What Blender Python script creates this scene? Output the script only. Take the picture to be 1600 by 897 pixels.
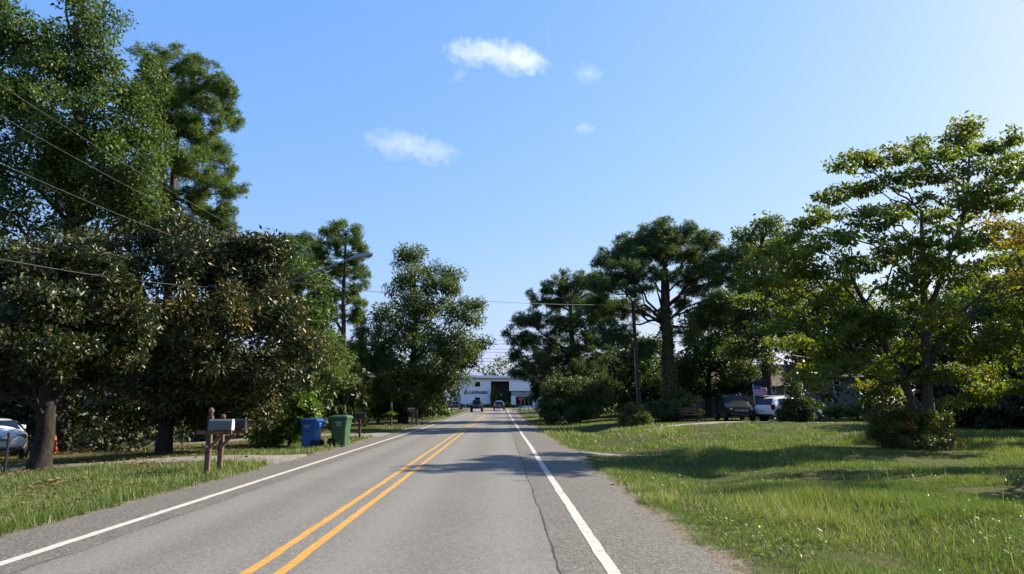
import bpy, bmesh, math
import numpy as np
from mathutils import Vector, Matrix, Quaternion

# ------------------------------------------------------------------ scene, camera, sky, sun, exposure
for o in list(bpy.data.objects):
    bpy.data.objects.remove(o)
S = bpy.context.scene
COL = S.collection
RAD = math.radians
CAM_H, PITCH, YAW, FPX = 1.6, RAD(9.65), RAD(0.86), 1067.0
cam_d = bpy.data.cameras.new('camera')
cam = bpy.data.objects.new('camera', cam_d)
COL.objects.link(cam)
cam_d.sensor_width = 36.0
cam_d.lens = FPX / 1600.0 * 36.0
cam_d.clip_start, cam_d.clip_end = 0.1, 20000.0
cam.location = (0, 0, CAM_H)
cam.rotation_euler = (math.pi / 2 + PITCH, 0, -YAW)
S.camera = cam

SUN_AZ, SUN_EL = RAD(24.0), RAD(33.0)          # azimuth from +X (right of the road) towards +Y (ahead)
sdir = Vector((math.cos(SUN_AZ) * math.cos(SUN_EL), math.sin(SUN_AZ) * math.cos(SUN_EL), math.sin(SUN_EL)))
W = bpy.data.worlds.new('World')
S.world = W
W.use_nodes = True
wn = W.node_tree
bg = wn.nodes['Background']
sky = wn.nodes.new('ShaderNodeTexSky')
sky.sky_type = 'NISHITA'
sky.sun_disc = False
sky.sun_elevation = SUN_EL
sky.sun_rotation = math.pi / 2 - SUN_AZ
sky.air_density = 1.6
sky.dust_density = 1.0
sky.ozone_density = 2.2
sky.altitude = 0
BG, EXPO = 0.15, 1.45
sep = wn.nodes.new('ShaderNodeSeparateColor'); cmb = wn.nodes.new('ShaderNodeCombineColor')
wn.links.new(sky.outputs[0], sep.inputs[0])
gain = BG * 2 ** EXPO
for ch, (k_in, ex, k_out) in enumerate(((1.0, .887, math.exp(-1.944)), (1.0, .615, math.exp(-1.343)), (1 / 5.0, .15, 1.04))):
    # evens out the clear sky's contrast between zenith and horizon, per colour channel, all round
    m1 = wn.nodes.new('ShaderNodeMath'); m1.operation = 'MULTIPLY'; m1.inputs[1].default_value = k_in
    m2 = wn.nodes.new('ShaderNodeMath'); m2.operation = 'POWER'; m2.inputs[1].default_value = ex
    m3 = wn.nodes.new('ShaderNodeMath'); m3.operation = 'MULTIPLY'; m3.inputs[1].default_value = k_out / gain
    wn.links.new(sep.outputs[ch], m1.inputs[0]); wn.links.new(m1.outputs[0], m2.inputs[0]); wn.links.new(m2.outputs[0], m3.inputs[0]); wn.links.new(m3.outputs[0], cmb.inputs[ch])
wn.links.new(cmb.outputs[0], bg.inputs[0])
bg.inputs[1].default_value = BG
sun_d = bpy.data.lights.new('sun', 'SUN')
sun = bpy.data.objects.new('sun', sun_d)
COL.objects.link(sun)
sun_d.energy = 5.0
sun_d.angle = RAD(0.5)
sun_d.color = (1.0, 0.89, 0.72)
sun.rotation_euler = sdir.to_track_quat('Z', 'Y').to_euler()
S.view_settings.view_transform = 'Standard'
S.view_settings.look = 'None'
S.view_settings.gamma = 1.0
S.view_settings.use_curve_mapping = False
S.view_settings.exposure = EXPO
S.render.engine = 'CYCLES'
c = S.cycles
c.max_bounces, c.diffuse_bounces, c.glossy_bounces, c.transmission_bounces = 10, 2, 2, 3
c.volume_bounces = 10
c.transparent_max_bounces = 6
c.use_denoising = True
c.caustics_reflective = c.caustics_refractive = False

# ------------------------------------------------------------------ geometry helpers
fw = np.array([math.sin(YAW) * math.cos(PITCH), math.cos(YAW) * math.cos(PITCH), math.sin(PITCH)])
rt = np.array([math.cos(YAW), -math.sin(YAW), 0.0])
up = np.cross(rt, fw)
CAM = np.array([0, 0, CAM_H])

def at(px, py, Y):
    """world point at distance Y down the road that the photograph shows at (px, py)"""
    r = fw + rt * (px - 800) / FPX + up * (448.5 - py) / FPX
    return CAM + r * (Y / r[1])

def sstep(a, b, x):
    t = np.clip((np.asarray(x, float) - a) / (b - a), 0, 1)
    return t * t * (3 - 2 * t)

_ng = np.random.default_rng(99).random((256, 256))
def vnoise(x, y, s=1.0):
    x = np.asarray(x, float) / s; y = np.asarray(y, float) / s
    xi = np.floor(x).astype(int); yi = np.floor(y).astype(int)
    fx = x - xi; fy = y - yi
    fx = fx * fx * (3 - 2 * fx); fy = fy * fy * (3 - 2 * fy)
    a = _ng[xi % 256, yi % 256]; b = _ng[(xi + 1) % 256, yi % 256]
    cc = _ng[xi % 256, (yi + 1) % 256]; d = _ng[(xi + 1) % 256, (yi + 1) % 256]
    return (a * (1 - fx) + b * fx) * (1 - fy) + (cc * (1 - fx) + d * fx) * fy

def zroad(y):
    return 0.6 * sstep(85, 150, y)

XR, XL = 2.15, -5.95         # asphalt edges
def edge_r(y):
    y = np.asarray(y, float)
    return XR + 0.26 * (vnoise(y, 3.3, 2.6) - .5) + 0.26 * (vnoise(y, 8.1, .45) - .5) + .10 * (vnoise(y, 2.2, .15) - .5) - 0.25 * sstep(25, 60, y) + 1.1 * (sstep(19.6, 22.3, y) - sstep(23.2, 25.6, y)) * .55
def edge_l(y):
    y = np.asarray(y, float)
    return XL - 0.25 * (vnoise(y, 13.3, 3.1) - .5) - 0.12 * (vnoise(y, 18.1, .6) - .5)

def gz(x, y):
    """height of the ground sheet"""
    x = np.asarray(x, float); y = np.asarray(y, float)
    z = zroad(y)
    right = sstep(3.0, 12.0, x) * (0.10 + 0.30 * sstep(18, 44, y)) * (1 - sstep(80, 110, y))
    swale = -0.12 * np.exp(-((x - 4.6) / 1.4) ** 2) * (1 - sstep(40, 70, y))
    left = -0.45 * sstep(8.5, 17.0, -x) * (1 - sstep(45, 80, y))
    bump = 0.07 * (vnoise(x, y, 2.3) - .5) + 0.16 * (vnoise(x + 40, y, 6.5) - .5)
    off = sstep(0.3, 1.6, np.maximum(x - XR, XL - x))
    z = z + (right + swale + left + bump * off * (1 - sstep(90, 130, y)))
    inroad = (x < XR + .15) & (x > XL - .15) & (y < 152)
    return np.where(inroad, zroad(y) - 0.05, z)

def new_obj(name, me, parent=None, mat=None):
    o = bpy.data.objects.new(name, me)
    COL.objects.link(o)
    if parent is not None:
        o.parent = parent
    if mat is not None and me is not None and not me.materials:
        me.materials.append(mat)
    return o

def tag(o, label=None, cat=None, group=None, kind=None):
    if label: o['label'] = label
    if cat: o['category'] = cat
    if group: o['group'] = group
    if kind: o['kind'] = kind
    return o

def empty(name, loc=(0, 0, 0), rz=0.0):
    o = bpy.data.objects.new(name, None)
    o.empty_display_size = 0.2
    COL.objects.link(o)
    o.location = loc
    o.rotation_euler = (0, 0, rz)
    return o

def mesh_np(name, V, F, tint=None, smooth=False):
    """fast mesh from arrays; F is (m,3) or (m,4)"""
    V = np.ascontiguousarray(V, np.float32); F = np.ascontiguousarray(F, np.int32)
    me = bpy.data.meshes.new(name)
    m, k = F.shape
    me.vertices.add(len(V)); me.vertices.foreach_set('co', V.ravel())
    me.loops.add(m * k); me.loops.foreach_set('vertex_index', F.ravel())
    me.polygons.add(m)
    me.polygons.foreach_set('loop_start', np.arange(0, m * k, k, dtype=np.int32))
    me.polygons.foreach_set('loop_total', np.full(m, k, np.int32))
    if smooth:
        me.polygons.foreach_set('use_smooth', np.ones(m, bool))
    if tint is not None:
        a = me.attributes.new('tint', 'FLOAT', 'POINT')
        a.data.foreach_set('value', np.ascontiguousarray(tint, np.float32))
    me.update()
    return me

class MB:
    """collects simple solids into one mesh"""
    def __init__(s): s.v = []; s.f = []
    def add(s, V, F):
        n = len(s.v); s.v += [tuple(map(float, p)) for p in V]; s.f += [tuple(i + n for i in f) for f in F]; return s
    def box(s, x0, x1, y0, y1, z0, z1, M=None, bev=0.0):
        V = [(x, y, z) for z in (z0, z1) for y in (y0, y1) for x in (x0, x1)]
        if M is not None: V = [tuple(M @ Vector(p)) for p in V]
        return s.add(V, [(0, 2, 3, 1), (4, 5, 7, 6), (0, 1, 5, 4), (2, 6, 7, 3), (0, 4, 6, 2), (1, 3, 7, 5)])
    def bar(s, a, b, w, h=None, upv=(0, 0, 1)):
        h = h or w
        a = Vector(a); b = Vector(b); d = (b - a).normalized(); u = Vector(upv)
        if abs(d.dot(u)) > .95: u = Vector((1, 0, 0))
        r = d.cross(u).normalized(); u = r.cross(d).normalized()
        V = [p + r * sx * w / 2 + u * sz * h / 2 for p in (a, b) for sx, sz in ((-1, -1), (1, -1), (1, 1), (-1, 1))]
        return s.add(V, [(3, 2, 1, 0), (4, 5, 6, 7), (0, 1, 5, 4), (1, 2, 6, 5), (2, 3, 7, 6), (3, 0, 4, 7)])
    def tube(s, pts, rad, n=8, cap=True):
        pts = np.array([list(p) for p in pts], float)
        rad = np.full(len(pts), rad) if np.isscalar(rad) else np.array(rad, float)
        V, F = tubes(pts[None], rad[None], n)
        F = [tuple(f) for f in F]
        if cap:
            F.append(tuple(range(n - 1, -1, -1))); F.append(tuple(range(len(V) - n, len(V))))
        return s.add(V, F)
    def disc(s, cpt, axis, r, t, n=20, r2=None):
        cpt = Vector(cpt); ax = Vector(axis).normalized()
        return s.tube([cpt - ax * t / 2, cpt + ax * t / 2], [r, r if r2 is None else r2], n)
    def lathe(s, prof, n=16, origin=(0, 0, 0)):
        V = []; F = []
        for r, z in prof:
            for k in range(n):
                a = 2 * math.pi * k / n
                V.append((origin[0] + r * math.cos(a), origin[1] + r * math.sin(a), origin[2] + z))
        for i in range(len(prof) - 1):
            for k in range(n):
                k2 = (k + 1) % n
                F.append((i * n + k, i * n + k2, (i + 1) * n + k2, (i + 1) * n + k))
        F.append(tuple(range(n - 1, -1, -1))); F.append(tuple(range((len(prof) - 1) * n, len(prof) * n)))
        return s.add(V, F)
    def build(s, name, mat, parent=None, bevel=0.0, smooth=False, subsurf=0):
        me = bpy.data.meshes.new(name)
        me.from_pydata(s.v, [], s.f)
        me.update()
        if smooth:
            for p in me.polygons: p.use_smooth = True
        o = new_obj(name, me, parent, mat)
        if bevel:
            b = o.modifiers.new('bevel', 'BEVEL'); b.width = bevel; b.segments = 2; b.limit_method = 'ANGLE'; b.angle_limit = RAD(40)
        if subsurf:
            b = o.modifiers.new('sub', 'SUBSURF'); b.levels = b.render_levels = subsurf
        return o

def tubes(P, R, n=5):
    """P (N,K,3) paths, R (N,K) radii -> verts, quads"""
    P = np.asarray(P, float); R = np.asarray(R, float)
    N, K, _ = P.shape
    T = np.zeros_like(P)
    T[:, 1:-1] = P[:, 2:] - P[:, :-2]; T[:, 0] = P[:, 1] - P[:, 0]; T[:, -1] = P[:, -1] - P[:, -2]
    T /= np.linalg.norm(T, axis=2, keepdims=True) + 1e-9
    m = T.mean(axis=1, keepdims=True)
    ref = np.where(np.abs(m[..., 2:3]) > .8, np.array([1.0, 0, 0]), np.array([0, 0, 1.0]))
    A = np.cross(T, ref); A /= np.linalg.norm(A, axis=2, keepdims=True) + 1e-9
    B = np.cross(A, T)
    ang = np.arange(n) * 2 * np.pi / n
    V = P[:, :, None] + R[:, :, None, None] * (A[:, :, None] * np.cos(ang)[None, None, :, None] + B[:, :, None] * np.sin(ang)[None, None, :, None])
    idx = np.arange(N * K * n).reshape(N, K, n)
    a = idx[:, :-1]; b = idx[:, 1:]
    F = np.stack([a, b, np.roll(b, -1, 2), np.roll(a, -1, 2)], -1).reshape(-1, 4)
    return V.reshape(-1, 3), F

def bez(a, b, cpt, k=6):
    t = np.linspace(0, 1, k)[:, None]
    return (1 - t) ** 2 * a + 2 * t * (1 - t) * cpt + t ** 2 * b

def unit(v):
    return v / (np.linalg.norm(v, axis=-1, keepdims=True) + 1e-9)

def leaf_mesh(Pt, A, U, L, Wd, fold=.12):
    """folded leaves: 4 verts, 2 triangles each"""
    A = unit(A); Sd = unit(np.cross(A, U)); Un = np.cross(Sd, A)
    L = L[:, None]; Wd = Wd[:, None]
    base = Pt; tip = Pt + A * L - Un * L * .08
    ml = Pt + A * L * .5 + Sd * Wd * .5 + Un * Wd * fold
    mr = Pt + A * L * .5 - Sd * Wd * .5 + Un * Wd * fold
    V = np.stack([base, ml, tip, mr], 1).reshape(-1, 3)
    i = np.arange(len(Pt))[:, None] * 4
    F = np.concatenate([i + np.array([[0, 2, 1]]), i + np.array([[0, 3, 2]])], 1).reshape(-1, 3)
    return V, F

# ------------------------------------------------------------------ materials
def mat_new(name):
    m = bpy.data.materials.new(name); m.use_nodes = True
    nt = m.node_tree
    return m, nt, nt.nodes['Principled BSDF']
def nd(nt, t, ins=None, **kw):
    n = nt.nodes.new(t)
    for k, v in kw.items(): setattr(n, k, v)
    for k, v in (ins or {}).items():
        if isinstance(v, bpy.types.NodeSocket): nt.links.new(v, n.inputs[k])
        else: n.inputs[k].default_value = v
    return n
def rgba(cc): return (cc[0], cc[1], cc[2], 1.0)
def ramp(nt, fac, stops, interp='LINEAR'):
    r = nt.nodes.new('ShaderNodeValToRGB'); r.color_ramp.interpolation = interp
    e = r.color_ramp.elements
    while len(e) < len(stops): e.new(0.5)
    for el, (p, cc) in zip(e, stops):
        el.position = p; el.color = rgba(cc) if not np.isscalar(cc) else (cc, cc, cc, 1)
    nt.links.new(fac, r.inputs[0]); return r.outputs[0]
def mixc(nt, fac, a, b, mode='MIX'):
    n = nt.nodes.new('ShaderNodeMix'); n.data_type = 'RGBA'; n.blend_type = mode
    for s, v in ((n.inputs[0], fac), (n.inputs[6], a), (n.inputs[7], b)):
        if isinstance(v, bpy.types.NodeSocket): nt.links.new(v, s)
        elif np.isscalar(v): s.default_value = v
        else: s.default_value = rgba(v)
    return n.outputs[2]
def mth(nt, op, a, b=0.0, clamp=False):
    n = nt.nodes.new('ShaderNodeMath'); n.operation = op; n.use_clamp = clamp
    for s, v in ((n.inputs[0], a), (n.inputs[1], b)):
        if isinstance(v, bpy.types.NodeSocket): nt.links.new(v, s)
        else: s.default_value = v
    return n.outputs[0]
def noise(nt, vec, scale, detail=3, rough=.55):
    return nd(nt, 'ShaderNodeTexNoise', {'Vector': vec, 'Scale': scale, 'Detail': detail, 'Roughness': rough}).outputs[0]
def pos(nt): return nt.nodes.new('ShaderNodeNewGeometry').outputs['Position']
def objc(nt): return nt.nodes.new('ShaderNodeTexCoord').outputs['Object']
def vscale(nt, v, sx, sy, sz):
    return nd(nt, 'ShaderNodeVectorMath', {0: v, 1: (sx, sy, sz)}, operation='MULTIPLY').outputs[0]
def bump(nt, h, b, strength=.3, dist=.02):
    n = nd(nt, 'ShaderNodeBump', {'Height': h, 'Strength': strength, 'Distance': dist}); nt.links.new(n.outputs[0], b.inputs['Normal'])

def simple(name, col, rough=.6, metal=0.0, var=.15, scale=8.0, spec=.5, coat=0.0, bmp=0.0, alb=.72):
    col = tuple(v * alb for v in col)
    m, nt, b = mat_new(name)
    n = noise(nt, objc(nt), scale, 4)
    lo = tuple(x * (1 - var) for x in col); hi = tuple(min(1, x * (1 + var)) for x in col)
    nt.links.new(ramp(nt, n, [(.3, lo), (.7, hi)]), b.inputs['Base Color'])
    nt.links.new(mth(nt, 'ADD', rough - .08, mth(nt, 'MULTIPLY', n, .16)), b.inputs['Roughness'])
    b.inputs['Metallic'].default_value = metal
    b.inputs['Specular IOR Level'].default_value = spec
    b.inputs['Coat Weight'].default_value = coat
    b.inputs['Coat Roughness'].default_value = .06
    if bmp: bump(nt, noise(nt, objc(nt), scale * 6, 3), b, bmp)
    return m

FOL = .95
def foliage(name, stops, rough=.5, trans=.3, spec=.4, tcol=None):
    """leaf material: colour by each leaf's own tint, some light through the blade"""
    m, nt, b = mat_new(name)
    t = nd(nt, 'ShaderNodeAttribute', attribute_name='tint').outputs['Fac']
    colr = ramp(nt, t, [(q, tuple(v * FOL for v in cc)) for q, cc in stops])
    nt.links.new(colr, b.inputs['Base Color'])
    b.inputs['Roughness'].default_value = rough
    b.inputs['Specular IOR Level'].default_value = spec
    tr = nd(nt, 'ShaderNodeBsdfTranslucent')
    nt.links.new(mixc(nt, 1.0, colr, tcol or (1.5, 1.6, .6), 'MULTIPLY'), tr.inputs[0])
    mx = nd(nt, 'ShaderNodeMixShader', {0: trans})
    nt.links.new(b.outputs[0], mx.inputs[1]); nt.links.new(tr.outputs[0], mx.inputs[2])
    nt.links.new(mx.outputs[0], nt.nodes['Material Output'].inputs[0])
    return m

def bark(name, c1, c2, scale=6.0, stretch=.25):
    c1 = tuple(v * .62 for v in c1); c2 = tuple(v * .62 for v in c2)
    m, nt, b = mat_new(name)
    v = vscale(nt, objc(nt), 1, 1, stretch)
    n = noise(nt, v, scale, 6, .65); n2 = noise(nt, objc(nt), 1.1, 3)
    cc = ramp(nt, n, [(.32, tuple(x * .35 for x in c1)), (.5, c1), (.68, c2)])
    nt.links.new(mixc(nt, mth(nt, 'MULTIPLY', n2, .6), cc, tuple(x * .8 for x in c1)), b.inputs['Base Color'])
    b.inputs['Roughness'].default_value = .9
    b.inputs['Specular IOR Level'].default_value = .2
    bump(nt, n, b, .8, .05)
    return m

M = {}
M['oak'] = foliage('oak_leaves', [(0, (0.033, 0.059, 0.014)), (.5, (0.065, 0.109, 0.026)), (1, (0.122, 0.163, 0.042))], .52, .28, .22)
M['fineoak'] = foliage('willow_oak_leaves', [(0, (0.041, 0.063, 0.018)), (.5, (0.079, 0.112, 0.031)), (1, (0.134, 0.158, 0.048))], .52, .28, .22)
M['magnolia'] = foliage('magnolia_leaves', [(0, (0.020, 0.030, 0.009)), (.5, (0.037, 0.054, 0.015)), (.70, (0.064, 0.074, 0.021)), (.76, (0.120, 0.061, 0.016)), (.93, (0.156, 0.074, 0.021)), (1, (0.227, 0.176, 0.034))], .40, .14, .30)
M['pine'] = foliage('pine_needles', [(0, (.042, .070, .012)), (.5, (.088, .140, .022)), (1, (.150, .200, .038))], .55, .24, .2)
M['pine_dark'] = foliage('dark_pine_needles', [(0, (0.029, 0.050, 0.014)), (.5, (0.055, 0.090, 0.025)), (1, (0.107, 0.143, 0.037))], .55, .24, .2)
M['dogwood'] = foliage('dogwood_leaves', [(0, (0.050, 0.077, 0.014)), (.5, (0.093, 0.134, 0.021)), (.85, (0.155, 0.180, 0.028)), (1, (0.238, 0.161, 0.023))], .55, .42, .2)
M['yellow'] = foliage('yellowing_leaves', [(0, (0.105, 0.110, 0.017)), (.5, (0.179, 0.140, 0.021)), (1, (0.252, 0.140, 0.025))], .5, .4, .3)
M['shrub'] = foliage('shrub_leaves', [(0, (0.032, 0.050, 0.014)), (.5, (0.066, 0.092, 0.026)), (1, (0.125, 0.147, 0.042))], .5, .24, .25)
M['bright'] = foliage('bright_leaves', [(0, (0.054, 0.098, 0.014)), (.5, (0.097, 0.161, 0.022)), (1, (0.157, 0.218, 0.034))], .4, .35, .5)
M['redtip'] = foliage('red_tipped_leaves', [(0, (0.034, 0.054, 0.014)), (.6, (0.071, 0.101, 0.023)), (.88, (0.142, 0.162, 0.034)), (.93, (0.369, 0.101, 0.046)), (1, (0.400, 0.135, 0.063))], .5, .25, .25)
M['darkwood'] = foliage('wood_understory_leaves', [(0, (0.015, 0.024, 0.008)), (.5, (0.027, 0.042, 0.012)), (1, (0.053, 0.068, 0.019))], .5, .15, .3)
M['ivy'] = foliage('ivy_leaves', [(0, (0.046, 0.066, 0.013)), (1, (0.127, 0.143, 0.028))], .4, .3, .5)
M['bark_pine'] = bark('pine_bark', (.105, .075, .055), (.20, .15, .115), 7)
M['bark_oak'] = bark('oak_bark', (.070, .058, .046), (.15, .13, .105), 8)
M['bark_grey'] = bark('grey_bark', (.13, .105, .082), (.25, .21, .17), 9, .5)
M['bark_dark'] = bark('shade_darkened_bark', (.040, .034, .027), (.075, .066, .052), 9, .4)  # magnolia trunks: deep canopy shade is put into this dark bark colour
M['bark_twig'] = bark('dry_twig_bark', (.12, .10, .08), (.22, .19, .16), 9, .5)
# ------------------------------------------------------------------ the ground, road, paint
def ground_material():
    m, nt, b = mat_new('ground_soil_and_turf')
    p = pos(nt)
    sx = nd(nt, 'ShaderNodeSeparateXYZ', {0: p})
    x, y = sx.outputs[0], sx.outputs[1]
    big = noise(nt, p, .35, 5); mid = noise(nt, p, 1.6, 5); fine = noise(nt, p, 26, 4, .7)
    green = ramp(nt, fine, [(.25, (.030, .042, .012)), (.5, (.062, .082, .022)), (.75, (.115, .125, .042))])
    dry = ramp(nt, fine, [(.25, (.060, .045, .024)), (.55, (.125, .100, .052)), (.8, (.20, .165, .09))])
    sand = ramp(nt, noise(nt, p, 40, 5, .8), [(.3, (.15, .13, .105)), (.6, (.30, .265, .22)), (.8, (.42, .385, .33))])
    wild = mth(nt, 'ADD', mth(nt, 'MULTIPLY', big, .5), mth(nt, 'MULTIPLY', mid, .5))
    fac = ramp(nt, wild, [(.50, 0.0), (.62, 1.0)])
    # bare leaf litter under the trees on the left of the road
    litter = mth(nt, 'MULTIPLY', ramp(nt, mth(nt, 'ADD', mth(nt, 'MULTIPLY', x, -.1), mth(nt, 'MULTIPLY', mid, .8)), [(1.25 / 3, 0.0), (1.8 / 3, 1.0)]), 1.0)
    lit2 = mth(nt, 'MULTIPLY', mth(nt, 'LESS_THAN', x, -9.0), ramp(nt, mth(nt, 'ADD', mth(nt, 'MULTIPLY', x, -.04), mth(nt, 'MULTIPLY', mid, .6)), [(.70, 0.0), (.86, 1.0)]))
    cc = mixc(nt, mth(nt, 'MAXIMUM', mth(nt, 'MULTIPLY', fac, .75), lit2), green, dry)
    # sandy strip along both edges of the asphalt
    n2 = mth(nt, 'MULTIPLY', mth(nt, 'SUBTRACT', noise(nt, p, 2.2, 5, .7), .5), 1.5)
    dr = mth(nt, 'ADD', mth(nt, 'SUBTRACT', x, XR), n2)
    dl = mth(nt, 'ADD', mth(nt, 'SUBTRACT', XL, x), n2)
    dmin = mth(nt, 'MAXIMUM', dr, dl)
    sf = ramp(nt, dmin, [(.12, 1.0), (.42, 0.0)])
    near = mth(nt, 'LESS_THAN', y, 120.0)
    cc = mixc(nt, mth(nt, 'MULTIPLY', sf, near), cc, sand)
    nt.links.new(mixc(nt, 1.0, cc, (.72, .68, .62), 'MULTIPLY'), b.inputs['Base Color'])
    b.inputs['Roughness'].default_value = .95
    b.inputs['Specular IOR Level'].default_value = .1
    bump(nt, fine, b, .7, .05)
    return m

def asphalt_material():
    m, nt, b = mat_new('worn_asphalt')
    p = pos(nt)
    x = nd(nt, 'ShaderNodeSeparateXYZ', {0: p}).outputs[0]
    agg = noise(nt, p, 70, 3, .75)
    vor = nd(nt, 'ShaderNodeTexVoronoi', {'Vector': p, 'Scale': 95.0}).outputs['Color']
    vg = nd(nt, 'ShaderNodeSeparateColor', {0: vor}).outputs[0]
    streak = noise(nt, vscale(nt, p, 1.3, .05, 1), 1.0, 4)
    blot = noise(nt, p, .55, 5)
    vor2 = nd(nt, 'ShaderNodeTexVoronoi', {'Vector': p, 'Scale': 42.0}).outputs['Color']
    vg2 = nd(nt, 'ShaderNodeSeparateColor', {0: vor2}).outputs[1]
    vg = mth(nt, 'ADD', mth(nt, 'MULTIPLY', vg, .45), mth(nt, 'MULTIPLY', vg2, .55))
    base = ramp(nt, vg, [(.1, (.075, .073, .070)), (.45, (.175, .172, .166)), (.7, (.250, .246, .238)), (.92, (.42, .41, .395))])
    base = mixc(nt, .35, base, ramp(nt, agg, [(.25, (.08, .078, .076)), (.75, (.30, .295, .285))]))
    base = mixc(nt, mth(nt, 'MULTIPLY', streak, .30), base, (.14, .137, .132))
    base = mixc(nt, ramp(nt, blot, [(.35, 0.0), (.75, .22)]), base, (.27, .262, .25))
    # shoulders laid at another time: darker, coarser, slightly pinkish
    wob = mth(nt, 'MULTIPLY', mth(nt, 'SUBTRACT', noise(nt, p, .8, 3), .5), .12)
    xr = mth(nt, 'ADD', x, wob)
    sh = mth(nt, 'MAXIMUM', ramp(nt, mth(nt, 'SUBTRACT', xr, .0), [(.545, 0.0), (.60, 1.0)]), mth(nt, 'LESS_THAN', xr, -4.62))
    shc = ramp(nt, vg, [(.1, (.030, .028, .026)), (.45, (.105, .098, .092)), (.7, (.175, .165, .155)), (.92, (.34, .325, .305))])
    shc = mixc(nt, ramp(nt, noise(nt, p, 1.3, 5), [(.35, 0.0), (.75, .5)]), shc, (.19, .175, .16))
    base = mixc(nt, mth(nt, 'MULTIPLY', sh, .80), base, shc)
    # oily darker middle of the lane and tyre-polished tracks
    # polished wheel tracks, a faint oily band between them, stains and short repairs
    def band(cx, w, amt):
        return mth(nt, 'MULTIPLY', ramp(nt, mth(nt, 'MULTIPLY', mth(nt, 'ABSOLUTE', mth(nt, 'SUBTRACT', xr, cx)), 1.0 / w), [(.2, 1.0), (1.0, 0.0)]), amt)
    tr = mth(nt, 'MAXIMUM', mth(nt, 'MAXIMUM', band(-1.55, .45, .35), band(.10, .40, .30)), mth(nt, 'MAXIMUM', band(-4.2, .45, .35), band(-2.9, .30, .25)))
    base = mixc(nt, mth(nt, 'MULTIPLY', tr, mth(nt, 'ADD', .4, streak)), base, (.285, .28, .268))
    oil = mth(nt, 'MAXIMUM', band(-.75, .45, .30), band(-3.6, .35, .25))
    base = mixc(nt, mth(nt, 'MULTIPLY', oil, noise(nt, vscale(nt, p, 1.2, .22, 1), 1.6, 5)), base, (.085, .083, .08))
    spots = ramp(nt, noise(nt, p, 2.1, 6, .7), [(.66, 0.0), (.74, .45)])
    base = mixc(nt, spots, base, (.10, .098, .094))
    base = mixc(nt, 1.0, base, (.645, .63, .58), 'MULTIPLY')
    nt.links.new(base, b.inputs['Base Color'])
    nt.links.new(ramp(nt, agg, [(.2, .95), (.8, .72)]), b.inputs['Roughness'])
    b.inputs['Specular IOR Level'].default_value = .35
    bump(nt, vg, b, .45, .006)
    return m

def paint_material(name, col, worn):
    m, nt, b = mat_new(name)
    p = pos(nt)
    cr = nd(nt, 'ShaderNodeTexNoise', {'Vector': vscale(nt, p, 3, 14, 1), 'Scale': 1.0, 'Detail': 5.0, 'Roughness': .7}).outputs[0]
    y = nd(nt, 'ShaderNodeSeparateXYZ', {0: p}).outputs[1]
    st = nd(nt, 'ShaderNodeTexNoise', {'Vector': vscale(nt, p, 2.2, 26, 1), 'Scale': 1.0, 'Detail': 4.0, 'Roughness': .6}).outputs[0]
    cut = ramp(nt, st, [(.52, 0.0), (.60, 1.0)])
    chip = ramp(nt, noise(nt, p, 9, 5, .75), [(.56, 0.0), (.64, .85)])
    grit = noise(nt, p, 60, 4, .8)
    f = mth(nt, 'MAXIMUM', mth(nt, 'MAXIMUM', mth(nt, 'MULTIPLY', cut, .5), chip), ramp(nt, grit, [(.54, 0.0), (.66, .8)]))
    cc = mixc(nt, ramp(nt, cr, [(.3, 0.0), (.8, .35)]), col, tuple(v * .62 for v in col))
    nt.links.new(mixc(nt, 1.0, mixc(nt, f, cc, worn), (.68, .66, .62), 'MULTIPLY'), b.inputs['Base Color'])
    b.inputs['Roughness'].default_value = .75
    bump(nt, cr, b, .4, .01)
    return m

M['ground'] = ground_material()
M['asphalt'] = asphalt_material()
M['white_paint'] = paint_material('white_road_paint', (.66, .65, .62), (.20, .195, .185))
M['yellow_paint'] = paint_material('yellow_road_paint', (.66, .35, .055), (.24, .15, .06))
M['crack'] = simple('crack_filler', (.022, .021, .020), .9, var=.4)
M['gravel'] = None
def gravel_material():
    m, nt, b = mat_new('pale_gravel')
    p = pos(nt)
    v = nd(nt, 'ShaderNodeTexVoronoi', {'Vector': p, 'Scale': 28.0}).outputs['Color']
    g = nd(nt, 'ShaderNodeSeparateColor', {0: v}).outputs[0]
    cc = ramp(nt, g, [(0, (.16, .145, .125)), (.5, (.33, .305, .27)), (1, (.50, .47, .43))])
    dirt = ramp(nt, noise(nt, p, 1.0, 5), [(.42, 0.0), (.66, .8)])
    nt.links.new(mixc(nt, 1.0, mixc(nt, dirt, cc, (.20, .175, .135)), (.52, .51, .48), 'MULTIPLY'), b.inputs['Base Color'])
    b.inputs['Roughness'].default_value = .95
    bump(nt, g, b, .6, .02)
    return m
M['gravel'] = gravel_material()

def axis(parts):
    out = []
    for a, b, s in parts:
        out.append(np.arange(a, b, s))
    return np.unique(np.concatenate(out + [[parts[-1][1]]]))
gx = axis([(-4000, -1000, 500), (-1000, -200, 100), (-200, -60, 20), (-60, -30, 3), (-30, -8, .6), (-8, 12, .4), (12, 30, .6), (30, 60, 3), (60, 200, 20), (200, 1000, 100), (1000, 4000, 500)])
gy = axis([(-400, -40, 60), (-40, 0, 5), (0, 60, .5), (60, 160, 2.5), (160, 400, 30), (400, 1000, 100), (1000, 6000, 500)])
X, Y = np.meshgrid(gx, gy)
Z = gz(X, Y)
V = np.stack([X, Y, Z], -1).reshape(-1, 3)
nx, ny = len(gx), len(gy)
i = np.arange(nx * ny).reshape(ny, nx)
F = np.stack([i[:-1, :-1], i[:-1, 1:], i[1:, 1:], i[1:, :-1]], -1).reshape(-1, 4)
tag(new_obj('ground', mesh_np('ground', V, F, smooth=True), None, M['ground']), 'grassy ground with sandy verges reaching to the far trees', kind='structure')

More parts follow.
